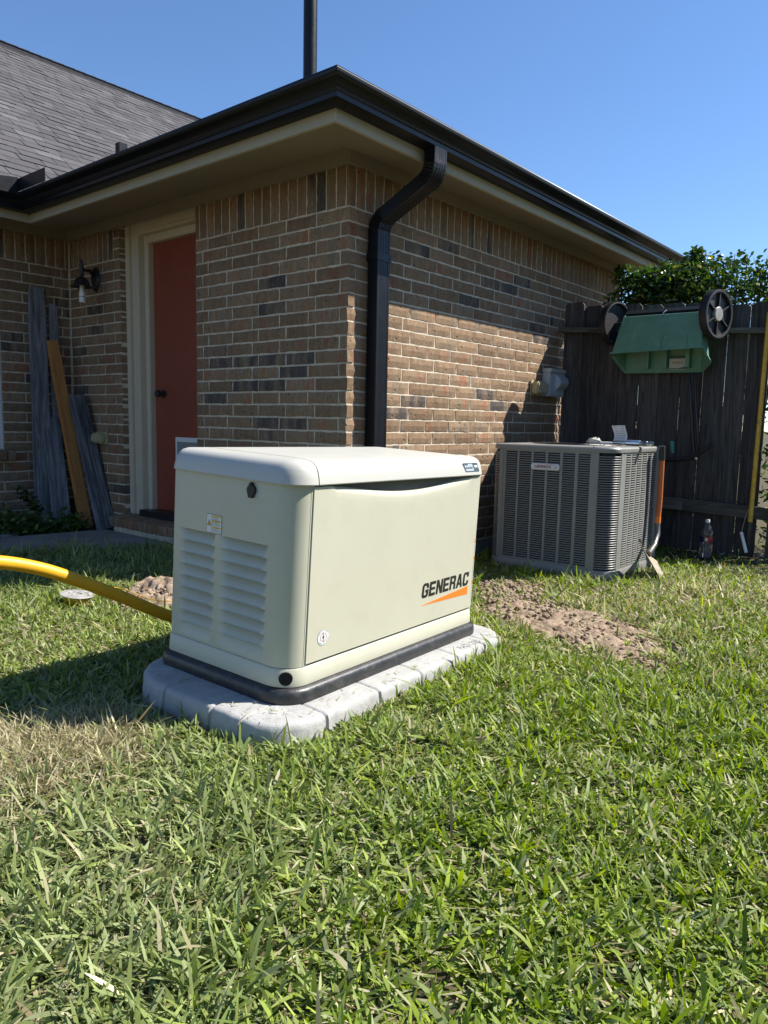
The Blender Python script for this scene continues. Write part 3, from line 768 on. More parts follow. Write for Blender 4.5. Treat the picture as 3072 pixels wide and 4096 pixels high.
# black weather cap on the end panel
b = MB(); o = Vector((0, .184, .671))
b.lathe([(.0001, .0015), (.0235, .0015), (.024, 0)], o, (-1, 0, 0), 24); b.build('cap_ring', MAT['decal_silver'], ep, None, True)
b = MB(); b.lathe([(.0001, .009), (.018, .009), (.0195, .006), (.0195, .001)], o+Vector((0, .002, .001)), (-1, 0, 0), 24)
b.prism([(-.0155, -.003), (.0155, -.003), (.0085, -.0235), (-.0085, -.0235)], lambda x, y: (-.0105, o.y+.002+x, o.z+y), lambda x, y: (-.002, o.y+.002+x, o.z+y)); b.lathe([(.0001, .012), (.006, .012), (.007, .001)], o+Vector((0, .002, .020)), (-1, 0, 0), 12)
b.build('service_cap', MAT['rubber'], ep, 40, True)

def plate(name, mat, f, x0, x1, y0, y1, d, par, r=0):
    m = MB(); poly = rrect(x0, x1, y0, y1, r, 4) if r else [(x0, y0), (x1, y0), (x1, y1), (x0, y1)]
    m.prism(poly, lambda x, y: f(x, y, 0), lambda x, y: f(x, y, d)); return m.build(name, mat, par, None, True)
def words(name, body, f, x, y, h, mat, par, d, width=None, bold=0, shear=0):
    o = Vector(f(x, y, d)); ex = Vector(f(x+1, y, d))-o; eyy = Vector(f(x, y+1, d))-o
    me = text_mesh(body, h/.69, frame(o, ex, eyy), name, bold, shear, width); me.materials.append(mat)
    return link(name, me, None, par, True)
fe = lambda x, y, d: (-.0005-d, .398-x, .5065+y)     # end face sticker frame
sk_ = plate('warning_sticker', MAT['decal_black'], fe, -.001, .0745, -.001, .0635, .0004, ep, .002)
plate('sticker_face', MAT['decal_white'], fe, .0005, .073, .0005, .062, .0007, sk_, .002)
for i, (yb, lines) in enumerate(((.0545, ['HOT SURFACES', 'TO REDUCE THE RISK OF', 'BURNS DO NOT TOUCH']), (.0370, ['EMISSIONS', 'TO OPERATE', 'OF STORAGE', ]), (.0165, ['AUTOMATIC START', 'SERVICE', 'TO STARTING', ]))):
    plate('yellow_bar', MAT['decal_yellow'], fe, .0255, .0725, yb, yb+.0055, .0009, sk_)
    words('lettering', 'CAUTION', fe, .040, yb+.0012, .003, MAT['decal_black'], sk_, .0011)
    for j, t in enumerate(lines): words('lettering', t, fe, .0265, yb-.0040*(j+1), .0024, MAT['decal_black'], sk_, .0009, width=.040 if j else .03)
plate('divider', MAT['decal_black'], fe, .0245, .0252, .0005, .062, .0009, sk_)
m = MB(); m.prism([(.0015, .0235), (.0235, .0235), (.0125, .0440)], lambda x, y: fe(x, y, .0006), lambda x, y: fe(x, y, .0009)); m.build('warning_triangle', MAT['decal_black'], sk_, None, True)
m = MB(); m.prism([(.0032, .0246), (.0218, .0246), (.0125, .0415)], lambda x, y: fe(x, y, .0006), lambda x, y: fe(x, y, .0011)); m.build('triangle_fill', MAT['decal_yellow'], sk_, None, True)
for xx in (.0095, .0125, .0155):
    plate('heat_wave', MAT['decal_black'], fe, xx-.0006, xx+.0006, .0285, .0345, .0013, sk_)
plate('heat_base', MAT['decal_black'], fe, .0075, .0175, .0263, .0272, .0013, sk_)
ff = lambda x, y, d: (x, -.0042-d, y)
_C = [(.56, .24), (.56, .37), (.82, .37), (.82, .16), (.66, 0), (.16, 0), (0, .16), (0, .84), (.16, 1), (.66, 1), (.82, .84), (.82, .64), (.56, .64), (.56, .76), (.50, .82), (.32, .82), (.26, .76), (.26, .24), (.32, .18), (.50, .18)]
_E = [(0, 0), (.80, 0), (.80, .2), (.27, .2), (.27, .41), (.74, .41), (.74, .59), (.27, .59), (.27, .80), (.80, .80), (.80, 1), (0, 1)]
GLY = {'C': [_C], 'E': [_E], 'G': [[(.56, .24), (.56, .36), (.42, .36), (.42, .55), (.82, .55), (.82, .16)]+_C[4:12]+_C[12:]],
       'N': [[(0, 0), (.25, 0), (.25, .58), (.56, 0), (.84, 0), (.84, 1), (.59, 1), (.59, .42), (.28, 1), (0, 1)]],
       'R': [[(0, 0), (.26, 0), (.26, .40), (.5, .40), (.56, .35), (.57, 0), (.83, 0), (.82, .37), (.73, .48), (.83, .57), (.83, .87), (.69, 1), (0, 1)], None],
       'A': [[(0, 0), (.27, 0), (.325, .2), (.45, .2), (.45, .37), (.375, .37), (.45, .76), (.45, 1), (.29, 1)], [(.90, 0), (.63, 0), (.575, .2), (.45, .2), (.45, .37), (.525, .37), (.45, .76), (.45, 1), (.61, 1)]]}
GLY['R'] = [[(0, 0), (.26, 0), (.26, 1), (0, 1)], [(.26, .82), (.5, .82), (.56, .76), (.56, .64), (.5, .58), (.26, .58), (.26, .40), (.5, .40), (.56, .35), (.57, 0), (.83, 0), (.82, .37), (.73, .48), (.83, .57), (.83, .87), (.69, 1), (.26, 1)]]
gx = 0.0; LH = .0585; LW = .362/6.32
for chh in 'GENERAC':
    m = MB(); sl_ = .10
    for poly in GLY[chh]:
        m.prism(poly, lambda x, y: ff(.7495+(gx+x+sl_*y)*LW, .2258+y*LH, 0), lambda x, y: ff(.7495+(gx+x+sl_*y)*LW, .2258+y*LH, .0006))
    m.build('letter', MAT['decal_black'], dr, None, True); gx += .92 if chh not in 'A' else .97
words('registered_mark', '\u00ae', ff, 1.116, .277, .008, MAT['decal_black'], dr, .0006)
m = MB(); m.prism([(.751, .1965), (1.117, .185), (1.117, .221)], lambda x, y: ff(x, y, 0), lambda x, y: ff(x, y, .0006)); m.build('orange_wedge', MAT['decal_orange'], dr, None, True)
cx, cz, R = .1625, .195, .0285
rs_ = MB(); rs_.lathe([(.0001, .0006), (R, .0006), (R, 0)], ff(cx, cz, 0), (0, -1, 0), 40); rs = rs_.build('round_sticker', MAT['decal_grey'], dr, None, True)
m = MB(); m.lathe([(.0001, .0009), (R*.965, .0009), (R*.97, .0003)], ff(cx, cz, 0), (0, -1, 0), 40); m.build('sticker_face', MAT['decal_white'], rs, None, True)
for s_ in (0, 180):
    m = MB(); k = 14; o1 = []; o2 = []
    for i in range(k):
        a = math.radians(s_+110+130*i/(k-1)-0); o1.append(ff(cx+R*.56*math.cos(a), cz+R*.56*math.sin(a), .0011)); o2.append(ff(cx+R*.48*math.cos(a), cz+R*.48*math.sin(a), .0011))
    m.grid([o1, o2])
    a = math.radians(s_+104); c0 = (cx+R*.52*math.cos(a), cz+R*.52*math.sin(a)); tx, tz = math.sin(a), -math.cos(a)
    m.add([ff(c0[0]+tx*.005, c0[1]+tz*.005, .0011), ff(c0[0]-tx*.001+math.cos(a)*.0038, c0[1]-tz*.001+math.sin(a)*.0038, .0011), ff(c0[0]-tx*.001-math.cos(a)*.0038, c0[1]-tz*.001-math.sin(a)*.0038, .0011)], [(0, 1, 2)])
    m.build('arrow', MAT['decal_red'], rs, None, True)
m = MB(); bo = [(.002, .0165), (-.0065, -.0035), (-.001, -.002), (-.003, -.0175), (.0065, .0045), (.001, .002)]
m.prism(bo, lambda x, y: ff(cx+x, cz+y, .0008), lambda x, y: ff(cx+x, cz+y, .0012)); m.build('bolt_symbol', MAT['decal_black'], rs, None, True)
for body, a0, a1, flip in (('SMART GRID READY', 160, 35, 1), ('GENERAC GRID SERVICES', 215, 350, -1)):
    for i, chh in enumerate(body):
        if chh == ' ': continue
        a = math.radians(a0+(a1-a0)*i/(len(body)-1)); rr_ = R*.78 if flip > 0 else R*.88
        o = Vector(ff(cx+rr_*math.cos(a), cz+rr_*math.sin(a), .0011)); t = Vector((math.sin(a), 0, -math.cos(a)))*flip; nrm = Vector((math.cos(a), 0, math.sin(a)))*flip
        me = text_mesh(chh, .0052, frame(o-t*.0014, t, nrm), 'lettering'); me.materials.append(MAT['decal_black']); link('lettering', me, None, rs, True)
# warning strip on the right end post, seen edge-on
for z0, z1, mt in ((.150, .222, 'decal_white'), (.222, .238, 'decal_orange'), (.238, .330, 'decal_white'), (.330, .347, 'decal_orange'), (.347, .405, 'decal_white'), (.405, .424, 'decal_orange')):
    m = MB(); m.grid([[(L0-.0205, -.0012, z), (L0-.010, .0018, z), (L0-.0003, .0125, z), (L0+.0012, .03, z)] for z in (z0, z1)]); m.build('warning_strip', MAT[mt], ce, None, True)
z = .153
while z < .40:
    if not (.219 < z < .240 or .327 < z < .349):
        m = MB(); m.grid([[(L0-.019, -.0016, zz), (L0-.010, .0014, zz), (L0, .0125, zz)] for zz in (z, z+.0022)]); m.build('text_line', MAT['decal_grey'], ce, None, True)
    z += .0075
# badge on the lid front
def fb(x, y, d):
    t = min(max((y-.7075)/.045, 0), 1); return (x, -.0145+.011*t-.0006-d, y)
bdg = MB(); poly = [(.992, .755), (.994, .757), (1.108, .757), (1.112, .754), (1.124, .724), (1.121, .7205), (1.012, .7205), (1.008, .723)]
bdg.prism(poly, lambda x, y: fb(x, y, 0), lambda x, y: fb(x, y, .0012)); bd = bdg.build('badge', MAT['decal_blue'], lid, None, True)
m = MB(); m.prism([(.999, .7535), (1.066, .7535), (1.080, .7245), (1.015, .7245)], lambda x, y: fb(x, y, .001), lambda x, y: fb(x, y, .0018)); m.build('badge_face', MAT['decal_silver'], bd, None, True)
words('lettering', 'Guardian', fb, 1.0105, .7335, .010, MAT['decal_black'], bd, .0022, width=.056, bold=.0002)
m = MB(); m.prism([(1.083, .747), (1.108, .747), (1.112, .738), (1.087, .738)], lambda x, y: fb(x, y, .001), lambda x, y: fb(x, y, .0018)); m.build('badge_window', MAT['decal_white'], bd, None, True)

# pad
pad = empty('generator_pad', (0, 0, 0), 'pale grey cast stone pad with rounded corners under the generator', 'pad'); pad.matrix_world = GM
PX0, PX1, PY0, PY1, PRr = -.160, 1.330, -.128, .665, .16
ring = rrect(PX0, PX1, PY0, PY1, (.16, .15, .16, .23), 10)
def resample(r, step):
    out = []; n = len(r)
    for i in range(n):
        a, c = Vector(r[i]), Vector(r[(i+1) % n]); k = max(1, int((c-a).length/step))
        out += [a+(c-a)*j/k for j in range(k)]
    return out
rp = resample(ring, .007)
cen = Vector(((PX0+PX1)/2, (PY0+PY1)/2)); nr = len(rp)
arc = [0]
for i in range(nr): arc.append(arc[-1]+(rp[(i+1) % nr]-rp[i]).length)
grooves = []
for gx, gy in ((.055, PY0), (.335, PY0), (.60, PY0), (.865, PY0), (1.13, PY0), (PX0+.02, .04), (PX0, .17), (PX0, .40), (PX0, .62), (PX1, .1), (PX1, .35), (PX1, .6)):
    grooves.append(min(range(nr), key=lambda i: (rp[i]-Vector((gx, gy))).length))
from mathutils import noise as mn
rows = []
prof = [(.20, 0), (.16, 0), (.12, 0), (.09, -.0005), (.06, -.0015), (.04, -.003), (.022, -.003), (.010, -.0055), (.003, -.012), (.0, -.024), (-.002, -.05), (-.004, -.075), (-.004, -.13)]
for ins, z in prof:
    r = []
    for i, p in enumerate(rp):
        t = (rp[(i+1) % nr]-rp[i-1]).normalized(); nrm = Vector((t.y, -t.x))
        gd = min(abs(arc[i]-arc[g]) for g in grooves); gro = math.exp(-(gd/.0036)**2)
        q = Vector((p.x*6, p.y*6, z*14+ins*6))
        nz_ = mn.noise(q)*.45+(.5-abs(mn.noise(q*2.7)))*.5-.2+mn.noise(q*7)*.25+mn.noise(q*17)*.12
        side = min(1, max(0, (.022-ins)/.02))
        blk = mn.noise(Vector((sum(1 for g in grooves if arc[g] < arc[i])*7.3, .5, .2)))*.006
        d = -ins+side*(nz_*.0065+blk*.7)-gro*.010*side
        r.append((p.x+nrm.x*d, p.y+nrm.y*d, z+(1-side)*nz_*.0016-gro*(.007 if ins < .13 else .002)-side*abs(nz_)*.003))
    rows.append(r)
b = MB(); b.grid(rows, close=True); b.add(rows[0], [tuple(range(nr))])
b.build('slab', MAT['pad'], pad, 50, True)
o = Vector((.950, -.100, .0022)); me = text_mesh('PAD 220', .046, frame(o, (1, -.03, 0), (.0, 1, 0)), 'lettering', 0, 0, .155); me.materials.append(pm('pad_letter_grey', (.30, .30, .30), .9)); link('lettering', me, None, pad, True)

# ================================================================== AIR CONDITIONER
AX0, AX1, AY0, AY1, AZ0, AZ1 = 1.20, 2.03, -1.170, -.275, .012, .853
ac = empty('air_conditioner', (AX0, AY0, 0), 'grey louvred air conditioning condenser beside the brick wall and fence', 'air conditioner')
AR = .10
def arr(d, n=8): return offset_rr(AX0, AX1, AY0, AY1, AR, d, n)
b = MB(); loft(b, [(arr(-.012), AZ0-.03), (arr(.006), AZ0-.028), (arr(.008), AZ0), (arr(.008), AZ0+.042), (arr(.002), AZ0+.05)]); b.build('base_pan', MAT['ac'], ac, 40)
b = MB(); loft(b, [(arr(-.022), AZ0+.0505), (arr(-.022), AZ1-.037)]); b.build('coil', MAT['coil'], ac, 40)
b = MB(); loft(b, [(arr(-.005), AZ1-.036), (arr(.009), AZ1-.0355), (arr(.011), AZ1-.030), (arr(.010), AZ1-.010), (arr(.003), AZ1-.002), (arr(-.012), AZ1), (arr(-.20), AZ1+.001), (arr(-.30), AZ1+.001)]); top = b.build('top_cover', MAT['ac'], ac, 35)
c = ((AX0+AX1)/2, (AY0+AY1)/2)
for i in range(1, 10):
    m = MB(); m.tube([(c[0]+.034*i*math.cos(t), c[1]+.034*i*math.sin(t), AZ1+.006) for t in [2*math.pi*k/36 for k in range(37)]], .0025, 5, False); m.build('fan_guard_ring', MAT['black_metal'], top)
f_ = .458
def Yf(x): return hit(1940+x*f_, 1730+180*f_, 0, AX0)[1]
def Xr(x): return hit(1940+x*f_, 1730+180*f_, 1, AY0)[0]
colsF = [(Yf(a), Yf(c_)) for a, c_ in ((190, 287), (305, 407), (428, 532), (554, 660), (685, 792), (820, 926))]
colsR = []
x = AX0+AR+.095
xs_ = [1.385+.0925*i for i in range(7)]
colsR = [(x0, x0+.074) for x0 in xs_ if x0+.074 < AX1-.03]
ZT, ZB, NR = AZ1-.048, AZ0+.062, 48
pz = (ZT-ZB)/NR
# vertical strips and bands of the cabinet sheet
b = MB()
edges = sorted([AY1-AR+.0]+[v for cpair in colsF for v in cpair]+[AY0+AR], reverse=True)
ys2 = [AY1-AR]+[v for cpair in colsF for v in cpair]+[AY0+AR]
for i in range(0, len(ys2), 2): b.span((AX0-.003, ys2[i+1], ZB-.012), (AX0+.004, ys2[i], ZT+.012))
b.span((AX0-.0032, AY0+AR, ZT), (AX0+.0038, AY1-AR, ZT+.0125)); b.span((AX0-.0032, AY0+AR, ZB-.0125), (AX0+.0038, AY1-AR, ZB))
fp = b.build('side_panel', MAT['ac'], ac)
b = MB(); xs2 = [AX0+AR]+[v for cpair in colsR for v in cpair]+[AX1-AR*.2]
for i in range(0, len(xs2), 2): b.span((xs2[i], AY0-.003, ZB-.012), (xs2[i+1], AY0+.004, ZT+.012))
b.span((AX0+AR, AY0-.0032, ZT), (AX1-.03, AY0+.0038, ZT+.0125)); b.span((AX0+AR, AY0-.0032, ZB-.0125), (AX1-.03, AY0+.0038, ZB))
rp_ = b.build('side_panel', MAT['ac'], ac)
b = MB()
for (cx_, cy_, a0) in ((AX0+AR, AY1-AR, 90), (AX1-AR, AY1-AR, 0), (AX1-AR, AY0+AR, 270)):
    pass
slat_cache = {}
def slat_mesh(w, face):
    k = (round(w, 4), face)
    if k not in slat_cache:
        h = pz; P = []
        sec = [(.005, h*.44), (-.003, h*.42), (-.005, h*.34), (-.0055, h*.05), (-.004, h*.0), (.004, h*.03)]
        e = .006
        for t, sh in ((-w/2, 0), (-w/2+e, 1), (w/2-e, 1), (w/2, 0)):
            for dd, zz in sec: P.append(((dd if sh else .002), t, zz if sh else h*.22+(zz-h*.22)*.4))
        ns = len(sec); fs = [tuple(range(ns)), tuple(3*ns+i for i in range(ns-1, -1, -1))]
        for q in range(3): fs += [(q*ns+i, q*ns+(i+1) % ns, (q+1)*ns+(i+1) % ns, (q+1)*ns+i) for i in range(ns)]
        if face == 'R': P = [(-p[1], p[0], p[2]) for p in P]
        m = MB(); m.add(P, fs); me = m.mesh('louvre'); me.materials.append(MAT['ac']); slat_cache[k] = me
    return slat_cache[k]
wF = sum(abs(a-c_) for a, c_ in colsF)/6+.004
for (a, c_) in colsF:
    for i in range(NR): link('louvre', slat_mesh(wF, 'F'), None, fp, True, loc=(AX0, (a+c_)/2, ZB+pz*i))
rest = MB()
for (a, c_) in colsR:
    me = slat_mesh(.078, 'R')
    for i in range(NR): rest.add([(v.co.x+(a+c_)/2, v.co.y+AY0, v.co.z+ZB+pz*i) for v in me.vertices], [tuple(p.vertices) for p in me.polygons])
def wrap_bar(cx_, cy_, a0, a1, z):
    k = 9; rws = []
    for dd, zz in ((.004, pz*.40), (-.004, pz*.38), (-.0055, pz*.28), (-.0055, pz*.04), (.003, pz*.0)):
        rws.append([(cx_+(AR-dd)*math.cos(math.radians(a0+(a1-a0)*i/(k-1))), cy_+(AR-dd)*math.sin(math.radians(a0+(a1-a0)*i/(k-1))), z+zz) for i in range(k)])
    rest.grid(rws+[rws[0]])
for i in range(NR):
    wrap_bar(AX0+AR, AY0+AR, 176, 274, ZB+pz*i); wrap_bar(AX0+AR, AY1-AR, 184, 95, ZB+pz*i)
rl = rest.build('louvres', MAT['ac'], ac, 30); rl['kind'] = 'stuff'
for (x, y) in ((1195, 140),):
    xs = Xr(1197); m = MB(); m.span((xs-.012, AY0-.0062, AZ0+.05), (xs+.012, AY0-.0034, AZ1-.036)); m.build('corner_seam', MAT['ac'], ac, bevel=.002)
yb = hit(1940+130*f_, 1730+600*f_, 0, AX0)[1]
m = MB(); m.span((AX0-.006, yb-.02, AZ0+.05), (AX0-.0034, yb+.012, AZ1-.036)); m.build('corner_seam', MAT['ac'], ac, bevel=.002)
for xx in (140, 172, 952):
    q = hit(1940+xx*f_, 1730+125*f_, 0, AX0-.011); m = MB(); m.lathe([(.0001, .003), (.005, .003), (.006, 0)], q, (-1, 0, 0), 8); m.build('screw', MAT['ac'], top)
q0 = hit(1940+402*f_, 1730+335*f_, 0, AX0-.01); q1 = hit(1940+652*f_, 1730+262*f_, 0, AX0-.01); qm = (q0+q1)/2
bw = abs(q1[1]-q0[1])/2; bh = .0225
fl = lambda x, y, d: (AX0-.0055-d, qm[1]-x, qm[2]+y)
def place(o): o.matrix_parent_inverse = ac.matrix_basis.inverted(); return o
m = MB(); m.prism(rrect(-bw, bw, -bh, bh, .016, 6), lambda x, y: fl(x, y, 0), lambda x, y: fl(x, y*(1-.25*(x/bw)**2), .008)); bdg = m.build('badge', MAT['decal_white'], ac, 40)
o = Vector(fl(-bw*.74, -.0085, .0092)); me = text_mesh('LENNOX', .0245, frame(o, Vector(fl(1, 0, 0))-Vector(fl(0, 0, 0)), (0, 0, 1)), 'lettering', .0009, .15, bw*1.22); me.materials.append(MAT['decal_red']); link('lettering', me, None, bdg)
m = MB(); k = 22; r1 = []; r2 = []
for i in range(k):
    t = i/(k-1); a = math.radians(115-245*t); th = .0016+.0035*math.sin(math.pi*t)**2
    r1.append(fl(bw*.08+bw*.76*math.cos(a)*(1 if math.cos(a) > 0 else .55), bh*.74*math.sin(a), .0092)); r2.append(fl(bw*.08+(bw*.76-th)*math.cos(a)*(1 if math.cos(a) > 0 else .55), (bh*.74-th*.25)*math.sin(a), .0092))
m.grid([r1, r2]); m.build('swoosh', MAT['decal_red'], bdg)
# slab under the condenser
b = MB(); b.prism(rrect(AX0-.06, AX1+.06, AY0-.05, AY1+.05, .02, 3), lambda x, y: (x, y, -.06), lambda x, y: (x, y, -.017)); s_ = b.build('condenser_slab', pm('sandy_slab', (.36, .30, .22), .9, bs=60), None)
tag(s_, 'thin dusty concrete slab under the grey condenser', 'slab')

# ================================================================== FENCE
FX = 2.705
fence = empty('wooden_fence', (FX, 0, 0), 'weathered dark wooden picket fence with horizontal rails, running off the brick wall', 'fence')
gy = [-.030, -.204, -.373, -.533, -.704, -.870, -1.034, -1.203, -1.361, -1.509, -1.660]
topy = lambda y: np.interp(-y, [0, .1, .3, 1.0, 1.5, 6], [2.03, 2.03, 1.99, 1.94, 1.905, 1.88])
for i in range(len(gy)-1):
    y0, y1 = gy[i+1]+random.uniform(.001, .0038), gy[i]-random.uniform(.001, .0038)
    if i == 10: y0 += .035
    zt = topy((y0+y1)/2)+random.uniform(-.012, .012); w = y1-y0; e = .024; xx = FX+random.uniform(-.004, .006)
    sl_ = random.uniform(-.004, .004)
    poly = [(y0+sl_, .03), (y1+sl_, .03), (y1, zt-e), (y1-e, zt), (y0+e, zt), (y0, zt-e)]
    m = MB(); yc = (y0+y1)/2
    m.prism([(a-yc, c) for a, c in poly], lambda y, z: (0, y, z), lambda y, z: (.017, y, z)); me = m.mesh('picket'); me.materials.append(MAT['fence'])
    o = link('picket', me, None, fence, loc=(xx, yc, 0)); o.rotation_euler = (0, random.uniform(-.004, .004), 0)
def rail(ya, yb, za, zb, x0, x1, h):
    m = MB(); ym = (ya+yb)/2
    P = [(x, y-ym, z) for (y, z) in ((ya, za), (yb, zb)) for (x, z) in ((x0, z), (x1, z), (x1, z+h), (x0, z+h))]
    m.add(P, [(0, 1, 2, 3), (7, 6, 5, 4), (0, 4, 5, 1), (1, 5, 6, 2), (2, 6, 7, 3), (3, 7, 4, 0)])
    me = m.mesh('rail'); me.materials.append(MAT['rail']); link('rail', me, None, fence, loc=(0, ym, 0))
rail(-.02, -1.72, 1.772, 1.665, FX-.092, FX-.003, .038); 
rail(-.02, -1.13, .350, .345, FX-.042, FX-.003, .09); rail(-1.131, -1.745, .345, .322, FX-.044, FX-.003, .09)
m = MB(); m.span((-.05, -.045, 0), (.05, .045, 1.86)); me = m.mesh('post'); me.materials.append(MAT['fence']); link('post', me, None, fence, loc=(FX-.055, -1.80, -.02))

# ================================================================== THINGS ON THE WALL BY THE FENCE
box = empty('disconnect_box', (2.54, 0, 1.2), 'grey plastic electrical disconnect box on the brick wall beside the fence', 'electrical box')
bx0, bx1, bz0, bz1 = 2.40, 2.665, 1.225, 1.455
b = MB(); b.span((bx0, -.075, bz0), (bx1, -.001, bz1-.03)); b.build('enclosure', MAT['grey_plastic'], box, bevel=.006)
b = MB(); b.span((bx0-.006, -.085, bz1-.032), (bx1+.006, -.001, bz1)); b.build('cap', MAT['grey_plastic'], box, bevel=.005)
b = MB(); k = 12; pr = [(-.076-.045*math.sin(math.pi*min(t*1.15, 1))**.8, bz1-.05-(bz1-bz0-.09)*t) for t in [i/(k-1) for i in range(k)]]
b.grid([[(bx0+.10, -.0745, z) for y, z in pr], [(bx0+.105, y, z) for y, z in pr], [(bx1-.012, y, z) for y, z in pr], [(bx1-.008, -.0745, z) for y, z in pr]]); b.build('cover', MAT['grey_plastic'], box, 40)
oc = empty('outlet_cover', (2.30, 0, 1.25), 'tan weatherproof outlet cover next to the grey box on the sunlit brick wall', 'outlet cover')
b = MB(); b.span((2.205, -.075, 1.238), (2.37, -.008, 1.338)); b.build('cover', MAT['cover_tan'], oc, bevel=.012); b = MB(); b.span((2.20, -.012, 1.225), (2.385, -.001, 1.35)); b.build('back_plate', MAT['cover_tan'], oc, bevel=.002)
q = hit(627*.633, 900+1345*.633, 0, -.03)
oc = empty('outlet_cover', (0, q[1], q[2]), 'dusty tan outlet cover on the shaded brick pier left of the red door', 'outlet cover')
b = MB(); b.span((-.07, q[1]-.07, q[2]-.04), (-.008, q[1]+.075, q[2]+.04)); b.build('cover', MAT['cover_tan'], oc, bevel=.014); b = MB(); b.span((-.011, q[1]-.085, q[2]-.05), (-.001, q[1]+.085, q[2]+.05)); b.build('back_plate', MAT['cover_tan'], oc, bevel=.002)

# wall lamp
lq = hit(612*.633, 900+345*.633, 0, 0)
sq = hit(518*.633, 900+390*.633, 0, -.19)
lamp = empty('wall_lamp', (0, lq[1], lq[2]), 'black outdoor wall lamp with flared shade and white spiral bulb by the red door', 'lamp')
b = MB(); b.prism([(y*.055, z*.098) for y, z in ((0, 1.05), (.6, .8), (1, .2), (1, -.2), (.6, -.75), (0, -1.1), (-.6, -.75), (-1, -.2), (-1, .2), (-.6, .8))], lambda y, z: (-.001, lq[1]+y, lq[2]+z), lambda y, z: (-.03, lq[1]+y*.75, lq[2]+z*.85)); b.build('back_plate', MAT['black_metal'], lamp, bevel=.004)
b = MB(); sx, sy, sz = -.19, sq[1], sq[2]
b.tube([(-.02, lq[1], lq[2]+.02), (-.08, lq[1]*.7+sy*.3, lq[2]+.055), (-.14, lq[1]*.3+sy*.7, sz+.135), (sx, sy, sz+.145)], [.022, .013, .011, .012], 12); b.build('arm', MAT['black_metal'], lamp, 50)
b = MB(); b.lathe([(.001, .215), (.008, .205), (.012, .19), (.007, .182), (.016, .175), (.016, .14), (.013, .135), (.014, .08), (.02, .072), (.034, .068), (.046, .055), (.056, .035), (.062, .015), (.092, .002), (.093, -.002), (.06, .008), (.03, .02), (.001, .02)], (sx, sy, sz), (0, 0, 1), 28); b.build('shade', MAT['black_metal'], lamp, 50)
b = MB(); b.lathe([(.001, .012), (.017, .01), (.018, -.03), (.024, -.045), (.025, -.072), (.02, -.078), (.001, -.08)], (sx, sy, sz), (0, 0, 1), 18)
b.tube([(sx+.021*math.cos(t), sy+.021*math.sin(t), sz-.080-.0075*t/(2*math.pi)*1.35) for t in [i*math.pi/8 for i in range(66)]], .0058, 7); b.build('bulb', MAT['white_plastic'], lamp, 50)

# ================================================================== BOARDS LEANING IN THE CORNER
c2 = lambda x, y: (x*.633, 900+y*.633)
def plank(label, name, tp, ty, bp, by, w, th, mat, ragged=0, group=None, roll=0.0, zfix=None):
    T = Vector(hit(*c2(*tp), 1, ty)); B = Vector(hit(*c2(*bp), 1, by))
    if zfix is not None: B.z = zfix
    ax = (T-B); L = ax.length; ax.normalize(); s = ax.cross(Vector((0, 1, 0))).normalized()
    if roll: s = (Matrix.Rotation(roll, 3, ax) @ s)
    nrm = s.cross(ax).normalized(); m = MB(); n = 9; rs = random.Random(len(label))
    rows = []
    for j in range(n):
        t = j/(n-1); wv = w/2*(1+.02*math.sin(5*t+1)); rows.append([(-wv, -th/2, L*t), (wv, -th/2, L*t), (wv, th/2, L*t), (-wv, th/2, L*t)])
    if ragged:
        for k in range(4): p = rows[-1][k]; rows[-1][k] = (p[0]*.8, p[1], p[2]-rs.uniform(0, ragged))
    m.grid(rows, close=True); m.add(rows[0], [(0, 1, 2, 3)]); m.add(rows[-1], [(3, 2, 1, 0)])
    me = m.mesh(name); me.materials.append(mat); o = link(name, me); bm = bmesh.new(); bm.from_mesh(me); bmesh.ops.bevel(bm, geom=[e for e in bm.edges if e.calc_face_angle(0) > 1], offset=.003, segments=1, affect='EDGES'); bm.to_mesh(me); bm.free()
    o.matrix_world = Matrix(((s.x, nrm.x, ax.x, B.x), (s.y, nrm.y, ax.y, B.y), (s.z, nrm.z, ax.z, B.z), (0, 0, 0, 1)))
    tag(o, label, 'board', 'boards leaning in the brick corner'); return o
plank('tallest wide grey weathered board leaning in the brick corner', 'leaning_board', (228, 385), 3.225, (280, 1800), 3.05, .148, .022, MAT['greywood'], .02, zfix=.05)
plank('narrow grey board with rough top, between the tall board and the brick corner', 'leaning_board', (333, 492), 3.235, (385, 1800), 3.10, .082, .02, MAT['greywood'], .03, zfix=.05)
plank('short pale grey board with a knot near its foot, in front of the tall board', 'leaning_board', (320, 1195), 3.15, (396, 1875), 2.93, .150, .022, MAT['greywood'], .05, zfix=.06)
plank('orange brown board with splintered charred top leaning in the corner', 'leaning_board', (322, 700), 3.15, (547, 1890), 2.80, .098, .038, MAT['brownwood'], .05, zfix=.055)
plank('dark grey board with wavy grain leaning against the brick pier', 'leaning_board', (480, 1066), 2.98, (672, 1888), 2.64, .150, .024, MAT['darkwood'], .02, roll=-.35, zfix=.055)
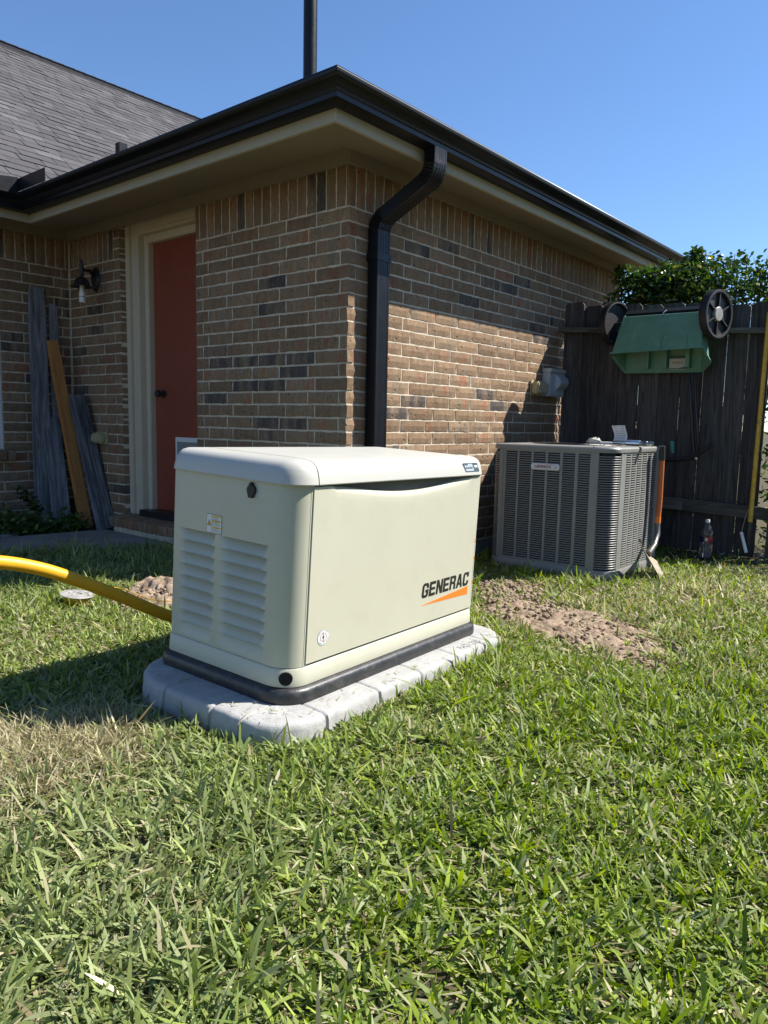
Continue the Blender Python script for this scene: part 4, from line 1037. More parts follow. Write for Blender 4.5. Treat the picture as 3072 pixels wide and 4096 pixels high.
# stones and weeds in the bed
def blob(name, c, r, mat, seed, label, group, sub=2):
    me = bpy.data.meshes.new(name); bm = bmesh.new(); bmesh.ops.create_icosphere(bm, subdivisions=sub, radius=1)
    for v in bm.verts:
        d = 1+.32*mn.noise(v.co*1.3+Vector((seed*3.1, seed, 0)))+.12*mn.noise(v.co*3.5+Vector((seed, 0, seed)))
        v.co = Vector((v.co.x*r[0], v.co.y*r[1], v.co.z*r[2]))*d
    bm.to_mesh(me); bm.free(); me.materials.append(mat); o = link(name, me, loc=c); tag(o, label, 'stone', group); return o
for i, (x, y, r, lb) in enumerate(((230, 400, (.07, .05, .055), 'upright grey stone at the foot of the brick wall behind the weeds'), (110, 440, (.085, .05, .04), 'broad grey stone lying left of the upright stone'), (250, 470, (.06, .04, .025), 'low pale stone in front of the upright stone'), (520, 560, (.06, .045, .03), 'grey stone at the walkway edge among the weeds'), (90, 640, (.08, .04, .025), 'flat grey stone half buried in weeds by the walkway'), (1000, 520, (.035, .03, .025), 'small brown stone between the grey and orange boards'))):
    q = hit(x*.3014, 1950+y*.3014, 2, .06); blob('stone', (q[0], q[1], .045+r[2]*.4), r, MAT['rock'], i+3, lb, 'stones in the planting bed')

# ================================================================== leaf / blade builders (numpy)
def strips_mesh(name, P, side, wprof, width, colr, mat):
    # P: (N,K,3) centreline, side: (N,3) or (N,K,3), width (N,), wprof (K,)
    Nn, K, _ = P.shape
    if side.ndim == 2: side = np.repeat(side[:, None, :], K, 1)
    hw = (width[:, None]*wprof[None, :]/2)[:, :, None]
    V = np.stack([P-side*hw, P+side*hw], 2).reshape(-1, 3).astype('f')
    base = (np.arange(Nn)*K*2)[:, None]; k = np.arange(K-1)[None, :]*2
    a = base+k; F = np.stack([a, a+1, a+3, a+2], -1).reshape(-1, 4)
    me = bpy.data.meshes.new(name); me.vertices.add(len(V)); me.vertices.foreach_set('co', V.ravel())
    me.loops.add(F.size); me.loops.foreach_set('vertex_index', F.ravel().astype('i'))
    me.polygons.add(len(F)); me.polygons.foreach_set('loop_start', (np.arange(len(F))*4).astype('i'))
    me.polygons.foreach_set('use_smooth', np.ones(len(F), bool))
    ca = me.attributes.new('col', 'FLOAT_COLOR', 'POINT')
    C = np.concatenate([np.repeat(colr, K*2, 0), np.ones((Nn*K*2, 1))], 1).astype('f'); ca.data.foreach_set('color', C.ravel())
    me.update(calc_edges=True); me.validate(); me.materials.append(mat); return me
def palette(n, cols, probs, jit=.18):
    idx = rng.choice(len(cols), n, p=np.array(probs)/sum(probs)); c = np.array(cols)[idx]
    return np.clip(c*(1+rng.normal(0, jit, (n, 1)))*(1+rng.normal(0, .06, (n, 3))), .004, .9)
def leaves(name, pos, size, mat, cols, probs, par=None, droop=.3):
    n = len(pos); d = rng.normal(0, 1, (n, 3)); d[:, 2] = d[:, 2]*.6+.15; d /= np.linalg.norm(d, axis=1)[:, None]
    s = np.cross(d, rng.normal(0, 1, (n, 3))); s /= np.linalg.norm(s, axis=1)[:, None]
    nn_ = np.cross(d, s); ln = size*rng.uniform(.65, 1.25, n); K = 5; t = np.linspace(0, 1, K)
    P = pos[:, None, :]+d[:, None, :]*(ln[:, None]*t)[:, :, None]+nn_[:, None, :]*(ln[:, None]*(-droop*t**2))[:, :, None]
    return link(name, strips_mesh(name, P, s, np.array([.15, .85, 1, .7, .06]), ln*.46, palette(n, cols, probs), mat), None, par)

# ================================================================== SHRUB BEHIND THE FENCE
shrub = empty('shrub', (3.35, -1.0, 0), 'glossy dark green leafy shrub rising behind the wooden fence', 'shrub')
r5 = lambda x, y: (2200+x*.5256, 1000+y*.5256)
pts = []; st = MB()
spine = []
for (x, y, xw, sp, n) in ((530, 180, 3.05, .05, 130), (590, 240, 3.1, .10, 320), (700, 300, 3.15, .14, 620), (800, 250, 3.2, .11, 420), (900, 230, 3.2, .13, 560), (900, 330, 3.1, .16, 820), (1000, 260, 3.3, .14, 560), (1110, 80, 3.3, .060, 190), (1112, 15, 3.3, .030, 90), (1118, -5, 3.3, .018, 30), (1120, 180, 3.3, .13, 520), (1150, 300, 3.2, .17, 900), (1270, 130, 3.4, .09, 200), (1290, 220, 3.4, .15, 540), (1400, 110, 3.4, .10, 190), (1420, 230, 3.3, .14, 360), (1420, 330, 3.2, .15, 600), (1500, 90, 3.4, .055, 60), (1560, 330, 3.3, .12, 340), (1620, 190, 3.4, .09, 180), (1600, 260, 3.4, .10, 160), (1650, 300, 3.4, .12, 260), (1700, 120, 3.5, .10, 160), (1800, 260, 3.4, .16, 360), (470, 370, 3.0, .04, 50), (1000, 380, 3.2, .2, 900), (640, 370, 3.15, .12, 380), (760, 390, 3.15, .12, 380)):
    q = hit(*r5(x, y), 0, xw); spine.append((q, sp))
    n = int(n*(.85 if y > 240 else .62)*(.55 if x > 1240 else 1)); p = rng.normal(0, 1, (n, 3)); p /= np.linalg.norm(p, axis=1)[:, None]; p *= (rng.uniform(0, 1, (n, 1))**.4)*sp*1.4
    pts.append(q+p)
for y in np.linspace(-.2, -4.2, 24):
    n = 170 if y > -1.5 else 420; p = np.stack([rng.normal(3.35, .18, n), y+rng.normal(0, .14, n), rng.uniform(.05, 1.75, n)], 1); pts.append(p)
pts.append(np.stack([rng.uniform(2.9, 3.2, 900), rng.uniform(-2.0, -1.62, 900), rng.uniform(.1, 1.8, 900)], 1))
for (q, sp) in spine:
    root = Vector((3.35+random.uniform(-.1, .1), q[1]*.6-.4, .0)); mid = Vector((3.3, q[1]*.9-.1, 1.2)); st.tube([root, mid, Vector(q)-Vector((0, 0, sp*.4)), Vector(q)+Vector((0, 0, sp*.8))], [.016, .010, .005, .002], 6)
st.build('stem', pm('shrub_bark', (.10, .085, .06), .9, bs=60), shrub, 60)
GL = [(.026, .052, .014), (.045, .085, .018), (.08, .13, .022), (.15, .20, .03), (.36, .33, .05)]
leaves('foliage', np.concatenate(pts), .048, MAT['leaf'], GL, [.34, .33, .22, .09, .02], shrub)

# ================================================================== DROP SPREADER HUNG ON THE FENCE
spd = empty('drop_spreader', tuple(hit(*r5(830, 650), 0, 2.5)), 'faded green drop spreader with black wheels hung upside down on the fence', 'spreader')
X0, X1 = 2.36, 2.62
TL, TR = Vector(hit(*r5(560, 512), 0, 2.47)), Vector(hit(*r5(1172, 468), 0, 2.34))
TLb, TRb = Vector((2.58, TL.y+.03, TL.z+.03)), Vector((2.46, TR.y+.02, TR.z+.03))
RL, RR_ = Vector(hit(*r5(470, 790), 0, 2.40)), Vector(hit(*r5(1150, 742), 0, 2.27))
RLb, RRb = Vector(hit(*r5(575, 938), 0, 2.63)), Vector(hit(*r5(1150, 928), 0, 2.57))
RL2, RR2 = Vector(hit(*r5(478, 812), 0, 2.48)), Vector(hit(*r5(1213, 858), 0, 2.42))
rim = [RL, RR_, RR2, RRb, RLb, RL2]; tp = [TL, TR, TR.lerp(TRb, .5), TRb, TLb, TL.lerp(TLb, .5)]
cen_ = sum(rim, Vector())/6
shell = MB(); k = 8
def ringat(t, off):
    out = []
    for r, tt in zip(rim, tp):
        p = tt.lerp(r, t); c_ = (sum(tp, Vector())/6).lerp(cen_, t); d_ = (p-c_); d_.z = 0; out.append(p+d_.normalized()*off)
    return out
def fine(ring):
    out = []
    for i in range(6):
        a, c_ = ring[i], ring[(i+1) % 6]; out += [a.lerp(c_, j/5) for j in range(5)]
    return out
shell.grid([fine(ringat(t, 0)) for t in (0, .06, .3, .62, .63, .8, .95)]+[fine(ringat(.955, .014)), fine(ringat(1.0, .017)), fine(ringat(1.005, .010)), fine(ringat(.97, -.004))]+[fine(ringat(t, -.006)) for t in (.8, .4, .08)], close=True)
f0 = fine(ringat(0, 0)); shell.add(f0, [tuple(range(len(f0)))])
hp = shell.build('hopper', MAT['green_plastic'], spd, 40)
for tx in (.33, .56, .84):
    a = TL.lerp(TR, tx); c_ = RL.lerp(RR_, tx); m = MB(); m.tube([a.lerp(c_, .6)+Vector((-.001, 0, 0)), a.lerp(c_, .94)+Vector((-.003, 0, 0))], .006, 6); m.build('rib', MAT['green_plastic'], hp)
    a = TLb.lerp(TRb, tx); c_ = RLb.lerp(RRb, tx); m = MB(); m.span(a.lerp(c_, .45)+Vector((-.024, -.007, 0)), a.lerp(c_, .93)+Vector((-.010, .007, 0))); m.build('rib', MAT['green_plastic'], hp)
m = MB(); a = RLb.lerp(RRb, .60); c_ = RLb.lerp(RRb, .805); up = (TLb.lerp(TRb, .7)-RLb.lerp(RRb, .7)).normalized()
inn = Vector((-.016, 0, 0)); s0 = a+up*.018+inn; s1 = c_+up*.018+inn; hh = .105
m.add([s0, s1, s1+up*hh, s0+up*hh, s0+Vector((-.001, 0, 0)), s1+Vector((-.001, 0, 0)), s1+up*hh+Vector((-.001, 0, 0)), s0+up*hh+Vector((-.001, 0, 0))], [(0, 1, 2, 3), (7, 6, 5, 4), (0, 4, 5, 1), (1, 5, 6, 2), (2, 6, 7, 3), (3, 7, 4, 0)]); stk = m.build('sticker', pm('faded_sticker', (.46, .43, .38), .6), hp)
yv = (s1-s0).normalized(); me = text_mesh('Turf Builder', .026, frame(s1+up*.062-yv*.014+Vector((-.0016, 0, 0)), -yv, -up), 'lettering', .0002, .15, (s1-s0).length*.74); me.materials.append(MAT['decal_red']); link('lettering', me, None, stk)
m = MB(); q0 = s0+up*.085+Vector((-.0014, 0, 0)); q1 = s1+up*.085+Vector((-.0014, 0, 0)); m.add([q0, q1, q1+up*.02, q0+up*.02], [(0, 1, 2, 3)]); m.build('sticker_band', pm('sticker_green', (.03, .07, .05), .6), stk)
m = MB(); q0 = s0+Vector((-.0014, 0, 0)); q1 = s1+Vector((-.0014, 0, 0)); m.add([q0+up*.004, q1+up*.004, q1+up*.026, q1*.6+q0*.4+up*.012, q0+up*.014], [(0, 1, 2, 3, 4)]); m.build('sticker_band', pm('sticker_green2', (.06, .13, .10), .6), stk)
WL = Vector(hit(*r5(497, 562), 0, 2.58)); WR = Vector(hit(*r5(1262, 490), 0, 2.36)); axd = (WL-WR).normalized()
m = MB(); m.tube([WL, WR], .009, 10); m.build('axle', MAT['black_metal'], spd, 50)
m = MB(); m.tube([TL.lerp(TLb, .5)+Vector((0, -.02, .012)), TR.lerp(TRb, .5)+Vector((0, .02, .012))], .026, 4); m.build('bottom_plate', MAT['rubber'], spd)
Rw = .168
def wheel(c_, out):
    m = MB(); ax_ = axd*out; prof = [(Rw-.018, .028), (Rw-.004, .030), (Rw, .024), (Rw, -.024), (Rw-.004, -.030), (Rw-.012, -.030), (Rw-.016, -.024), (Rw-.018, .006), (Rw-.018, .028)]
    m.lathe(prof, c_, ax_, 56); wh = m.build('wheel', MAT['rubber'], spd, 35)
    m = MB(); m.lathe([(.001, .006), (Rw-.018, .004), (Rw-.018, 0), (.001, .001)], c_, ax_, 40); m.build('disc', MAT['rubber'], wh, 35)
    e1 = ax_.cross(Vector((0, 0, 1))).normalized(); e2 = ax_.cross(e1)
    for k in range(6):
        a = 2*math.pi*k/6+.5; d_ = e1*math.cos(a)+e2*math.sin(a); t_ = ax_.cross(d_); m = MB()
        P = [c_+d_*r+t_*w_+ax_*h_ for r in (.03, Rw-.018) for w_ in (-.005, .005) for h_ in (.003, .022)]
        m.add(P, [(0, 1, 3, 2), (4, 6, 7, 5), (0, 4, 5, 1), (2, 3, 7, 6), (0, 2, 6, 4), (1, 5, 7, 3)]); m.build('spoke', MAT['rubber'], wh)
    m = MB(); m.lathe([(.001, .027), (.046, .027), (.051, .022), (.051, .002)], c_, ax_, 28); m.build('hub_cap', pm('hub_grey', (.30, .285, .26), .5) if out < 0 else MAT['rubber'], wh, 40)
    for k in range(84):
        a = 2*math.pi*k/84; d_ = e1*math.cos(a)+e2*math.sin(a); t_ = ax_.cross(d_); 
        if k == 0: tm = MB()
        P = [c_+d_*r+t_*w_+ax_*h_ for r in (Rw-.002, Rw+.003) for w_ in (-.003, .003) for h_ in (-.028, .028)]
        tm.add(P, [(0, 1, 3, 2), (4, 6, 7, 5), (0, 4, 5, 1), (2, 3, 7, 6), (0, 2, 6, 4), (1, 5, 7, 3)])
    tm.build('tread', MAT['rubber'], wh)
wheel(WL, 1); wheel(WR, -1)
r6 = lambda x, y: (2600+x*.19, 1480+y*.19)
H6 = lambda x, y, X=2.60: Vector(hit(*r6(x, y), 0, X))
m = MB(); m.tube([H6(810, -30, 2.65), H6(820, 60, 2.64), H6(850, 500), H6(880, 1000), H6(905, 1500), H6(930, 1800)], .013, 10); m.tube([H6(935, -30, 2.65), H6(940, 60, 2.64), H6(965, 700), H6(1000, 1300), H6(1010, 1560), H6(960, 1800)], .011, 10); m.build('handle_tube', MAT['black_metal'], spd, 50)
m = MB(); m.tube([H6(290, 1890, 2.56), H6(600, 1880, 2.56), H6(900, 1850, 2.56), H6(1090, 1720, 2.55), H6(1290, 1580, 2.54)], [.017, .018, .018, .016, .014], 12); m.build('handlebar', MAT['rubber'], spd, 50)
m = MB(); m.tube([H6(462, 1500, 2.57), H6(478, 1750, 2.57)], [.019, .014], 14); m.build('control_lever', MAT['teal'], spd, 50)
m = MB(); m.tube([H6(380, 150), H6(410, 700), H6(440, 1400, 2.58), H6(470, 1500, 2.57)], .0028, 6); m.build('control_cable', MAT['black_metal'], spd, 50)
m = MB(); p_ = H6(975, 1860, 2.545); m.box(p_, (.004, .016, .016), Matrix.Rotation(.25, 3, 'X')); m.build('tag', MAT['white_plastic'], spd)
m = MB(); p_ = Vector(hit(*r5(850, 490), 0, 2.38)); m.tube([p_+Vector((0, .012, -.02)), p_+Vector((.02, -.004, .012)), p_+Vector((.06, -.012, .04))], .0028, 6); m.build('wire_hook', MAT['chrome'], spd)

# ================================================================== TOOLS, BOTTLE AND CABLE BY THE FENCE
cA = lambda x, y: (1940+x*f_, 1730+y*f_)
cS = lambda x, y: (2400+x*.405, 1950+y*.405)
shov = empty('shovel', tuple(hit(*cS(640, 905), 2, 0.0)), 'muddy steel shovel with orange handle leaning on the air conditioner', 'shovel')
yh = -1.235
h0, h1, h2 = [Vector(hit(*cA(*p), 1, yh)) for p in ((1545, 235), (1525, 600), (1511, 735))]
m = MB(); m.tube([h0, h1, h2], .0185, 16); m.build('handle', MAT['orange_tool'], shov, 50)
m = MB(); m.tube([h2+Vector((0, 0, .002)), h2-Vector((.001, 0, .045))], .0195, 16); m.build('handle_collar', pm('bright_orange', (.78, .20, .03), .4), shov, 50)
m = MB(); g0 = Vector(hit(*cA(1548, 118), 1, yh)); m.tube([g0, h0+Vector((0, 0, -.005))], .021, 14); m.build('grip', MAT['rubber'], shov, 50)
n0 = h2-Vector((.001, 0, .045)); n1 = Vector(hit(*cA(1508, 880), 1, yh-.01)); n2 = Vector(hit(*cA(1478, 985), 1, yh-.025)); n3 = Vector(hit(*cA(1425, 1060), 1, yh-.05))
m = MB(); m.tube([n0, n1, n2, n3], [.018, .018, .019, .022], 14); m.build('neck', MAT['steel'], shov, 50)
tip = Vector(hit(*cS(660, 925), 2, .012)); sL = Vector(hit(*cA(1348, 955), 1, yh-.06)); sR = Vector(hit(*cA(1500, 1120), 1, yh-.075)); sR2 = Vector(hit(*cA(1550, 1115), 1, yh-.05))
tipL = Vector(hit(*cS(610, 915), 2, .012))
m = MB(); nb = 9; rws = []
mid0 = n3; dirr = (tip-mid0)
for i in range(nb):
    t = i/(nb-1); a = sL.lerp(tipL, t); c_ = sR.lerp(tip, t); cm = (a+c_)/2+Vector((.03*(1-t*.6), .03*(1-t*.6), -.012)); rws.append([a, a.lerp(cm, .5)+Vector((.008, .008, 0)), cm, c_.lerp(cm, .5)+Vector((.008, .008, 0)), c_])
m.grid(rws); bld = m.build('blade', MAT['muddy'], shov, 60)
sm = bld.modifiers.new('t', 'SOLIDIFY'); sm.thickness = .004
m = MB(); m.box((sL+Vector((.02, .0, .004))), (.055, .012, .018), Matrix.Rotation(.5, 3, 'Y')); m.box(sR2, (.05, .014, .02), Matrix.Rotation(.25, 3, 'Y')); m.build('foot_step', MAT['steel'], shov, bevel=.004)
c5 = lambda x, y: (2700+x*.3163, 1600+y*.3163)
pole = empty('yellow_pole', tuple(hit(*c5(925, 1810), 0, 2.48)), 'worn yellow fibreglass tool pole with black tip leaning on the fence', 'pole')
P0 = Vector(hit(*c5(1092, 0), 0, 2.56)); Pb = Vector(hit(*c5(948, 1560), 0, 2.50)); ptop = P0+(P0-Pb).normalized()*.62
m = MB(); m.tube([ptop, P0, Pb], [.0155, .0155, .0165], 16); m.build('shaft', MAT['yellow_worn'], pole, 50)
Pe = Vector(hit(*c5(925, 1815), 0, 2.485)); m = MB(); m.tube([Pb+Vector((0, 0, .01)), Pe, Pe+Vector((-.002, 0, -.012))], [.0175, .016, .006], 14); m.build('tip', MAT['black_plastic'], pole, 50)
bq = hit(*c5(380, 1990), 2, .035)
bot = empty('water_bottle', tuple(bq), 'clear plastic water bottle with red label standing by the fence', 'bottle')
m = MB(); Rb = .043; m.lathe([(.001, .004), (Rb*.8, .0), (Rb, .012), (Rb, .10), (Rb*.95, .105), (Rb, .11), (Rb, .165), (Rb*.96, .19), (Rb*.72, .225), (Rb*.35, .252), (Rb*.32, .266)], bq, (0, 0, 1), 28); m.build('shell', MAT['pet'], bot, 50)
m = MB(); m.lathe([(Rb*.36, .262), (Rb*.37, .282), (Rb*.30, .285), (.001, .285)], bq, (0, 0, 1), 20); m.build('cap', MAT['white_plastic'], bot, 50)
m = MB(); m.lathe([(Rb+.001, .118), (Rb+.001, .160)], bq, (0, 0, 1), 28); lb = m.build('label', MAT['decal_red'], bot, 50)
dcam = (Vector(CAM)-Vector(bq)); dcam.z = 0; dcam.normalize(); sd = Vector((0, 0, 1)).cross(dcam)
m = MB(); star = []
for k in range(10):
    r_ = .017 if k % 2 == 0 else .008; a = math.pi/2+k*math.pi/5; star.append((r_*math.cos(a), r_*math.sin(a)))
def onlab(x, y): 
    a = x/(Rb+.002); return Vector(bq)+dcam*math.cos(a)*(Rb+.002)+sd*math.sin(a)*(Rb+.002)+Vector((0, 0, .139+y))
m.add([onlab(*p) for p in star]+[onlab(0, 0)], [(i, (i+1) % 10, 10) for i in range(10)]); m.build('star', MAT['decal_white'], lb)
m = MB(); m.grid([[Vector(bq)+dcam*math.cos(a)*(Rb+.0018)+sd*math.sin(a)*(Rb+.0018)+Vector((0, 0, z)) for a in np.linspace(-1.5, -.35, 7)] for z in (.118, .16)]); m.build('label_panel', pm('label_navy', (.015, .02, .07), .4), lb)
stub = empty('conduit_stub', tuple(hit(*c5(900, 1920), 2, .02)), 'white plastic conduit stub with a thin wire by the yellow pole', 'conduit')
s0_ = Vector(hit(*c5(838, 1675), 0, 2.47)); s1_ = Vector(hit(*c5(900, 1930), 0, 2.43)); m = MB(); m.tube([s0_, s1_], .0115, 14); m.build('tube', MAT['white_plastic'], stub, 50)
w0 = [Vector(hit(*c5(*p), 0, X)) for p, X in (((845, 1690), 2.47), ((870, 1560), 2.48), ((890, 1480), 2.49), ((925, 1385), 2.53))]; m = MB(); m.tube([s0_]+w0[1:], .0022, 6); m.build('wire', MAT['cable'], stub, 50)
cab = MB(); cab.tube([Vector(hit(*c5(*p), 2, z)) for p, z in (((560, 1960), .03), ((640, 1930), .04), ((800, 1905), .045), ((900, 1875), .05), ((930, 1830), .065), ((945, 1870), .055), ((990, 1930), .045), ((1080, 1970), .04), ((1176, 2010), .035), ((1500, 2150), .02))], .0075, 8)
cab = cab.build('cable', MAT['cable'], None, 50); tag(cab, 'grey cable lying along the ground beneath the yellow pole', 'cable')
# gas hose with manual tag lying on the condenser
c7b = lambda x, y: (2340+x*.2411, 1670+y*.2411)
HX = 1.62
Hh = lambda x, y: Vector(hit(*c7b(x, y), 0, HX))
zt_ = AZ1+.002
gh = empty('gas_connector', tuple(Hh(600, 400)), 'silver flexible gas connector with paper tag lying on the air conditioner', 'hose')
def onTop(x, z): p = Hh(x, 380); return Vector((HX, p.y, zt_+z))
m = MB(); m.tube([onTop(200, .016), onTop(480, .016)], .0085, 12); m.build('pipe', MAT['white_plastic'], gh, 50)
m = MB(); m.tube([onTop(470, .02), onTop(680, .02), onTop(690, .022), onTop(910, .022), onTop(935, .022)], [.012, .012, .020, .020, .012], 16); m.build('braided_sleeve', MAT['chrome'], gh, 50)
m = MB(); m.tube([onTop(925, .02), onTop(975, .02)], .016, 12); m.tube([onTop(975, .021), onTop(1040, .021)], .0205, 6); m.tube([onTop(1040, .02), onTop(1075, .02)], .014, 12); m.tube([onTop(1072, .02), onTop(1130, .019)], .019, 6); m.build('hex_fitting', MAT['chrome'], gh, 30)
me = bpy.data.meshes.new('wrapping'); bm = bmesh.new(); bmesh.ops.create_icosphere(bm, subdivisions=3, radius=1)
for v in bm.verts:
    d_ = 1+.30*mn.noise(v.co*2.0)+.15*mn.noise(v.co*5); v.co = Vector((v.co.x*.03, v.co.y*.047, v.co.z*.027))*d_
bm.to_mesh(me); bm.free(); me.materials.append(pm('crumpled_wrap', (.58, .55, .46), .5, var=.2, vs=50)); link('wrapping', me, None, gh, local=False, loc=onTop(150, .026))
m = MB(); ra, rb_ = [], []
for i in range(10):
    t = i/9; z = .03+.105*t; xo = .012*math.sin(t*4)-.02*t*t; pa = onTop(468+8*math.sin(t*5), z); pb = onTop(683+8*math.sin(t*5+.5), z+.004*t); ra.append(pa+Vector((xo, 0, 0))); rb_.append(pb+Vector((xo, 0, 0)))
m.grid([ra, [a.lerp(c_, .5)+Vector((-.004, 0, 0)) for a, c_ in zip(ra, rb_)], rb_]); pt = m.build('paper_tag', pm('printed_tag', (.60, .62, .68), .5), gh, 60)
for i in range(9):
    m = MB(); p_ = ra[i].lerp(rb_[i], .10)+Vector((-.0065, 0, .004)); e_ = ra[i].lerp(rb_[i], .88)+Vector((-.0065, 0, .004)); m.add([p_, e_, e_+Vector((0, 0, .0022)), p_+Vector((0, 0, .0022))], [(0, 1, 2, 3)]); m.build('print_line', MAT['decal_grey'], pt)

# ================================================================== PIPE, SPOOL, WIRE
yp = [CAM+ray(u, v)*t for u, v, t in ((-420, 2262, 2.15), (-200, 2243, 2.27), (0, 2249, 2.4), (160, 2275, 2.5), (312, 2322, 2.6), (488, 2388, 2.75), (690, 2468, 2.95))]
yp += [np.array((-1.30, -.52, .075)), np.array((-1.05, -.47, .01)), np.array((-.85, -.44, -.04))]
def smooth_path(pp, k=6):
    out = []; n = len(pp)
    for i in range(n-1):
        p0, p1, p2, p3 = pp[max(i-1, 0)], pp[i], pp[i+1], pp[min(i+2, n-1)]
        for j in range(k):
            t = j/k; out.append(.5*((2*p1)+(-p0+p2)*t+(2*p0-5*p1+4*p2-p3)*t*t+(-p0+3*p1-3*p2+p3)*t**3))
    return out+[pp[-1]]
m = MB(); m.tube(smooth_path([np.array(p) for p in yp]), .0225, 20); o = m.build('gas_pipe', MAT['yellow_pipe'], None, 60); tag(o, 'thick yellow plastic gas pipe arching over the grass behind the generator', 'pipe')
q = hit(305, 2100+548*.5425, 2, .035)
sp = empty('wire_spool', tuple(q), 'worn white wire spool lying on its side in the grass under the yellow pipe', 'spool')
m = MB(); m.lathe([(.001, .026), (.024, .026), (.026, .030), (.05, .029), (.052, .0315), (.082, .030), (.085, .027), (.082, .024), (.02, .023)], q, (.08, -.1, 1), 36); m.build('flange', pm('worn_white_flange', (.30, .295, .28), .7, var=.35, vs=40, dirt=(.10, .10, .10), dirt_amt=.9), sp, 40)
m = MB(); m.lathe([(.060, .023), (.062, .01), (.060, -.02), (.07, -.024), (.07, -.03), (.001, -.03)], q, (.08, -.1, 1), 36); m.build('wire_coil', MAT['yellow_pipe'], sp, 40)
wp = [np.array(q)+np.array((.04, -.02, .02))]+[hit(u*.5425, 2100+v*.5425, 2, z) for u, v, z in ((640, 485, .06), (800, 462, .07), (900, 470, .06), (1000, 510, .05), (1100, 545, .045), (1200, 560, .05), (1285, 560, .05), (1400, 575, .03))]
m = MB(); m.tube(smooth_path(wp, 5), .0028, 6); o = m.build('tracer_wire', MAT['yellow_pipe'], None, 60); tag(o, 'thin yellow tracer wire trailing from the spool across the grass', 'wire')

# ================================================================== SOIL
def mound(name, cx_, cy_, rx, ry, hgt, rot, seed, label):
    n = 84; rows = []
    ca, sa = math.cos(rot), math.sin(rot)
    for i in range(n):
        r = []
        for j in range(n):
            a, c_ = -1+2*i/(n-1), -1+2*j/(n-1); x = a*rx*1.15; y = c_*ry*1.15
            X = cx_+ca*x-sa*y; Y = cy_+sa*x+ca*y
            d_ = math.hypot(a, c_)*1.1+.42*mn.noise(Vector((X*4+seed, Y*4, seed)))+.25*mn.noise(Vector((X*13+seed, Y*13, seed)))
            f = max(0, 1-d_); f = f**.7
            z = f*hgt*(1+.7*mn.noise(Vector((X*11, Y*11, seed))))+f*.035*abs(mn.noise(Vector((X*26, Y*26, seed+2))))+f*.012*mn.noise(Vector((X*70, Y*70, seed)))-.012
            r.append((X, Y, gz(X, Y)+z))
        rows.append(r)
    m = MB(); m.grid(rows)
    for k in range(420):                        # clods
        a = rng.uniform(0, 6.28); rr_ = math.sqrt(rng.uniform(0, 1))*.95; x = math.cos(a)*rr_*rx; y = math.sin(a)*rr_*ry
        X = cx_+ca*x-sa*y; Y = cy_+sa*x+ca*y; s_c = rng.choice([.006, .009, .013, .02], p=[.52, .3, .14, .04])
        bm = bmesh.new(); bmesh.ops.create_icosphere(bm, subdivisions=1, radius=s_c)
        vs = [(v.co.x*rng.uniform(.8, 1.3)+X, v.co.y*rng.uniform(.8, 1.3)+Y, v.co.z*.75+gz(X, Y)+hgt*max(0, 1-rr_)*.8+.006) for v in bm.verts]; m.add(vs, [[v.index for v in f.verts] for f in bm.faces]); bm.free()
    o = m.build(name, MAT['soil'], None, 75); o['kind'] = 'stuff'; o['label'] = label; o['category'] = 'soil'; return o
mound('soil', .06, -1.48, .74, .33, .036, 1.12, 1.3, 'loose sandy soil dug up between the generator and the condenser')
mound('soil', -.97, .45, .36, .27, .085, .7, 5.1, 'reddish heap of clods behind the generator under the yellow wire')
mound('soil', .55, -.85, .40, .22, .02, .3, 8.1, 'thin spread of dry soil beside the condenser slab')

# ================================================================== GRASS
GMi = GM.inverted()
gmi = np.array(GMi)
def soft(x, y, cx_, cy_, rx, ry, rot):
    ca, sa = math.cos(rot), math.sin(rot); a = ((x-cx_)*ca+(y-cy_)*sa)/rx; c_ = (-(x-cx_)*sa+(y-cy_)*ca)/ry
    return np.hypot(a, c_)
_lat = rng.uniform(-1, 1, (64, 64))
def vnoise(x, y, s):
    X = x*s+100; Y = y*s+100; i = np.floor(X).astype(int); j = np.floor(Y).astype(int); fx = X-i; fy = Y-j
    fx = fx*fx*(3-2*fx); fy = fy*fy*(3-2*fy); g_ = lambda a, c_: _lat[a % 64, c_ % 64]
    return (g_(i, j)*(1-fx)+g_(i+1, j)*fx)*(1-fy)+(g_(i, j+1)*(1-fx)+g_(i+1, j+1)*fx)*fy
def keep_mask(x, y, margin):
    ok = np.ones(len(x), bool)
    P = np.stack([x, y, np.zeros_like(x)], 1)-CAM; z = P@_f; zs = np.where(z > .05, z, 1)
    u = FPX*(P@_r2)/zs; v = -FPX*(P@_u2)/zs
    ok &= (z > .05) & (np.abs(u) < IW/2*(1+margin)) & (v < IH/2*(1+margin*.7))
    loc = np.stack([x, y, np.zeros_like(x), np.ones_like(x)], 1)@gmi.T
    a, c_ = loc[:, 0], loc[:, 1]
    dx = np.maximum(np.maximum(PX0+PRr-a, a-PX1+PRr), 0); dy = np.maximum(np.maximum(PY0+PRr-c_, c_-PY1+PRr), 0)
    ok &= np.hypot(dx, dy) > PRr+.004
    ok &= ~((x > AX0-.055) & (x < AX1+.03) & (y > AY0-.04) & (y < AY1+.03))
    ok &= ~((x > -.005) & (y > -.005)) & ~(y > 3.2) & (x < 2.68)
    ok &= ~((y > np.interp(x, [-4, -1.171, -.632, -.115], [1.78, 1.98, 1.72, 1.50])+.01) & (x < -.09)) & ~((x > -.105) & (y > 1.38))
    return ok
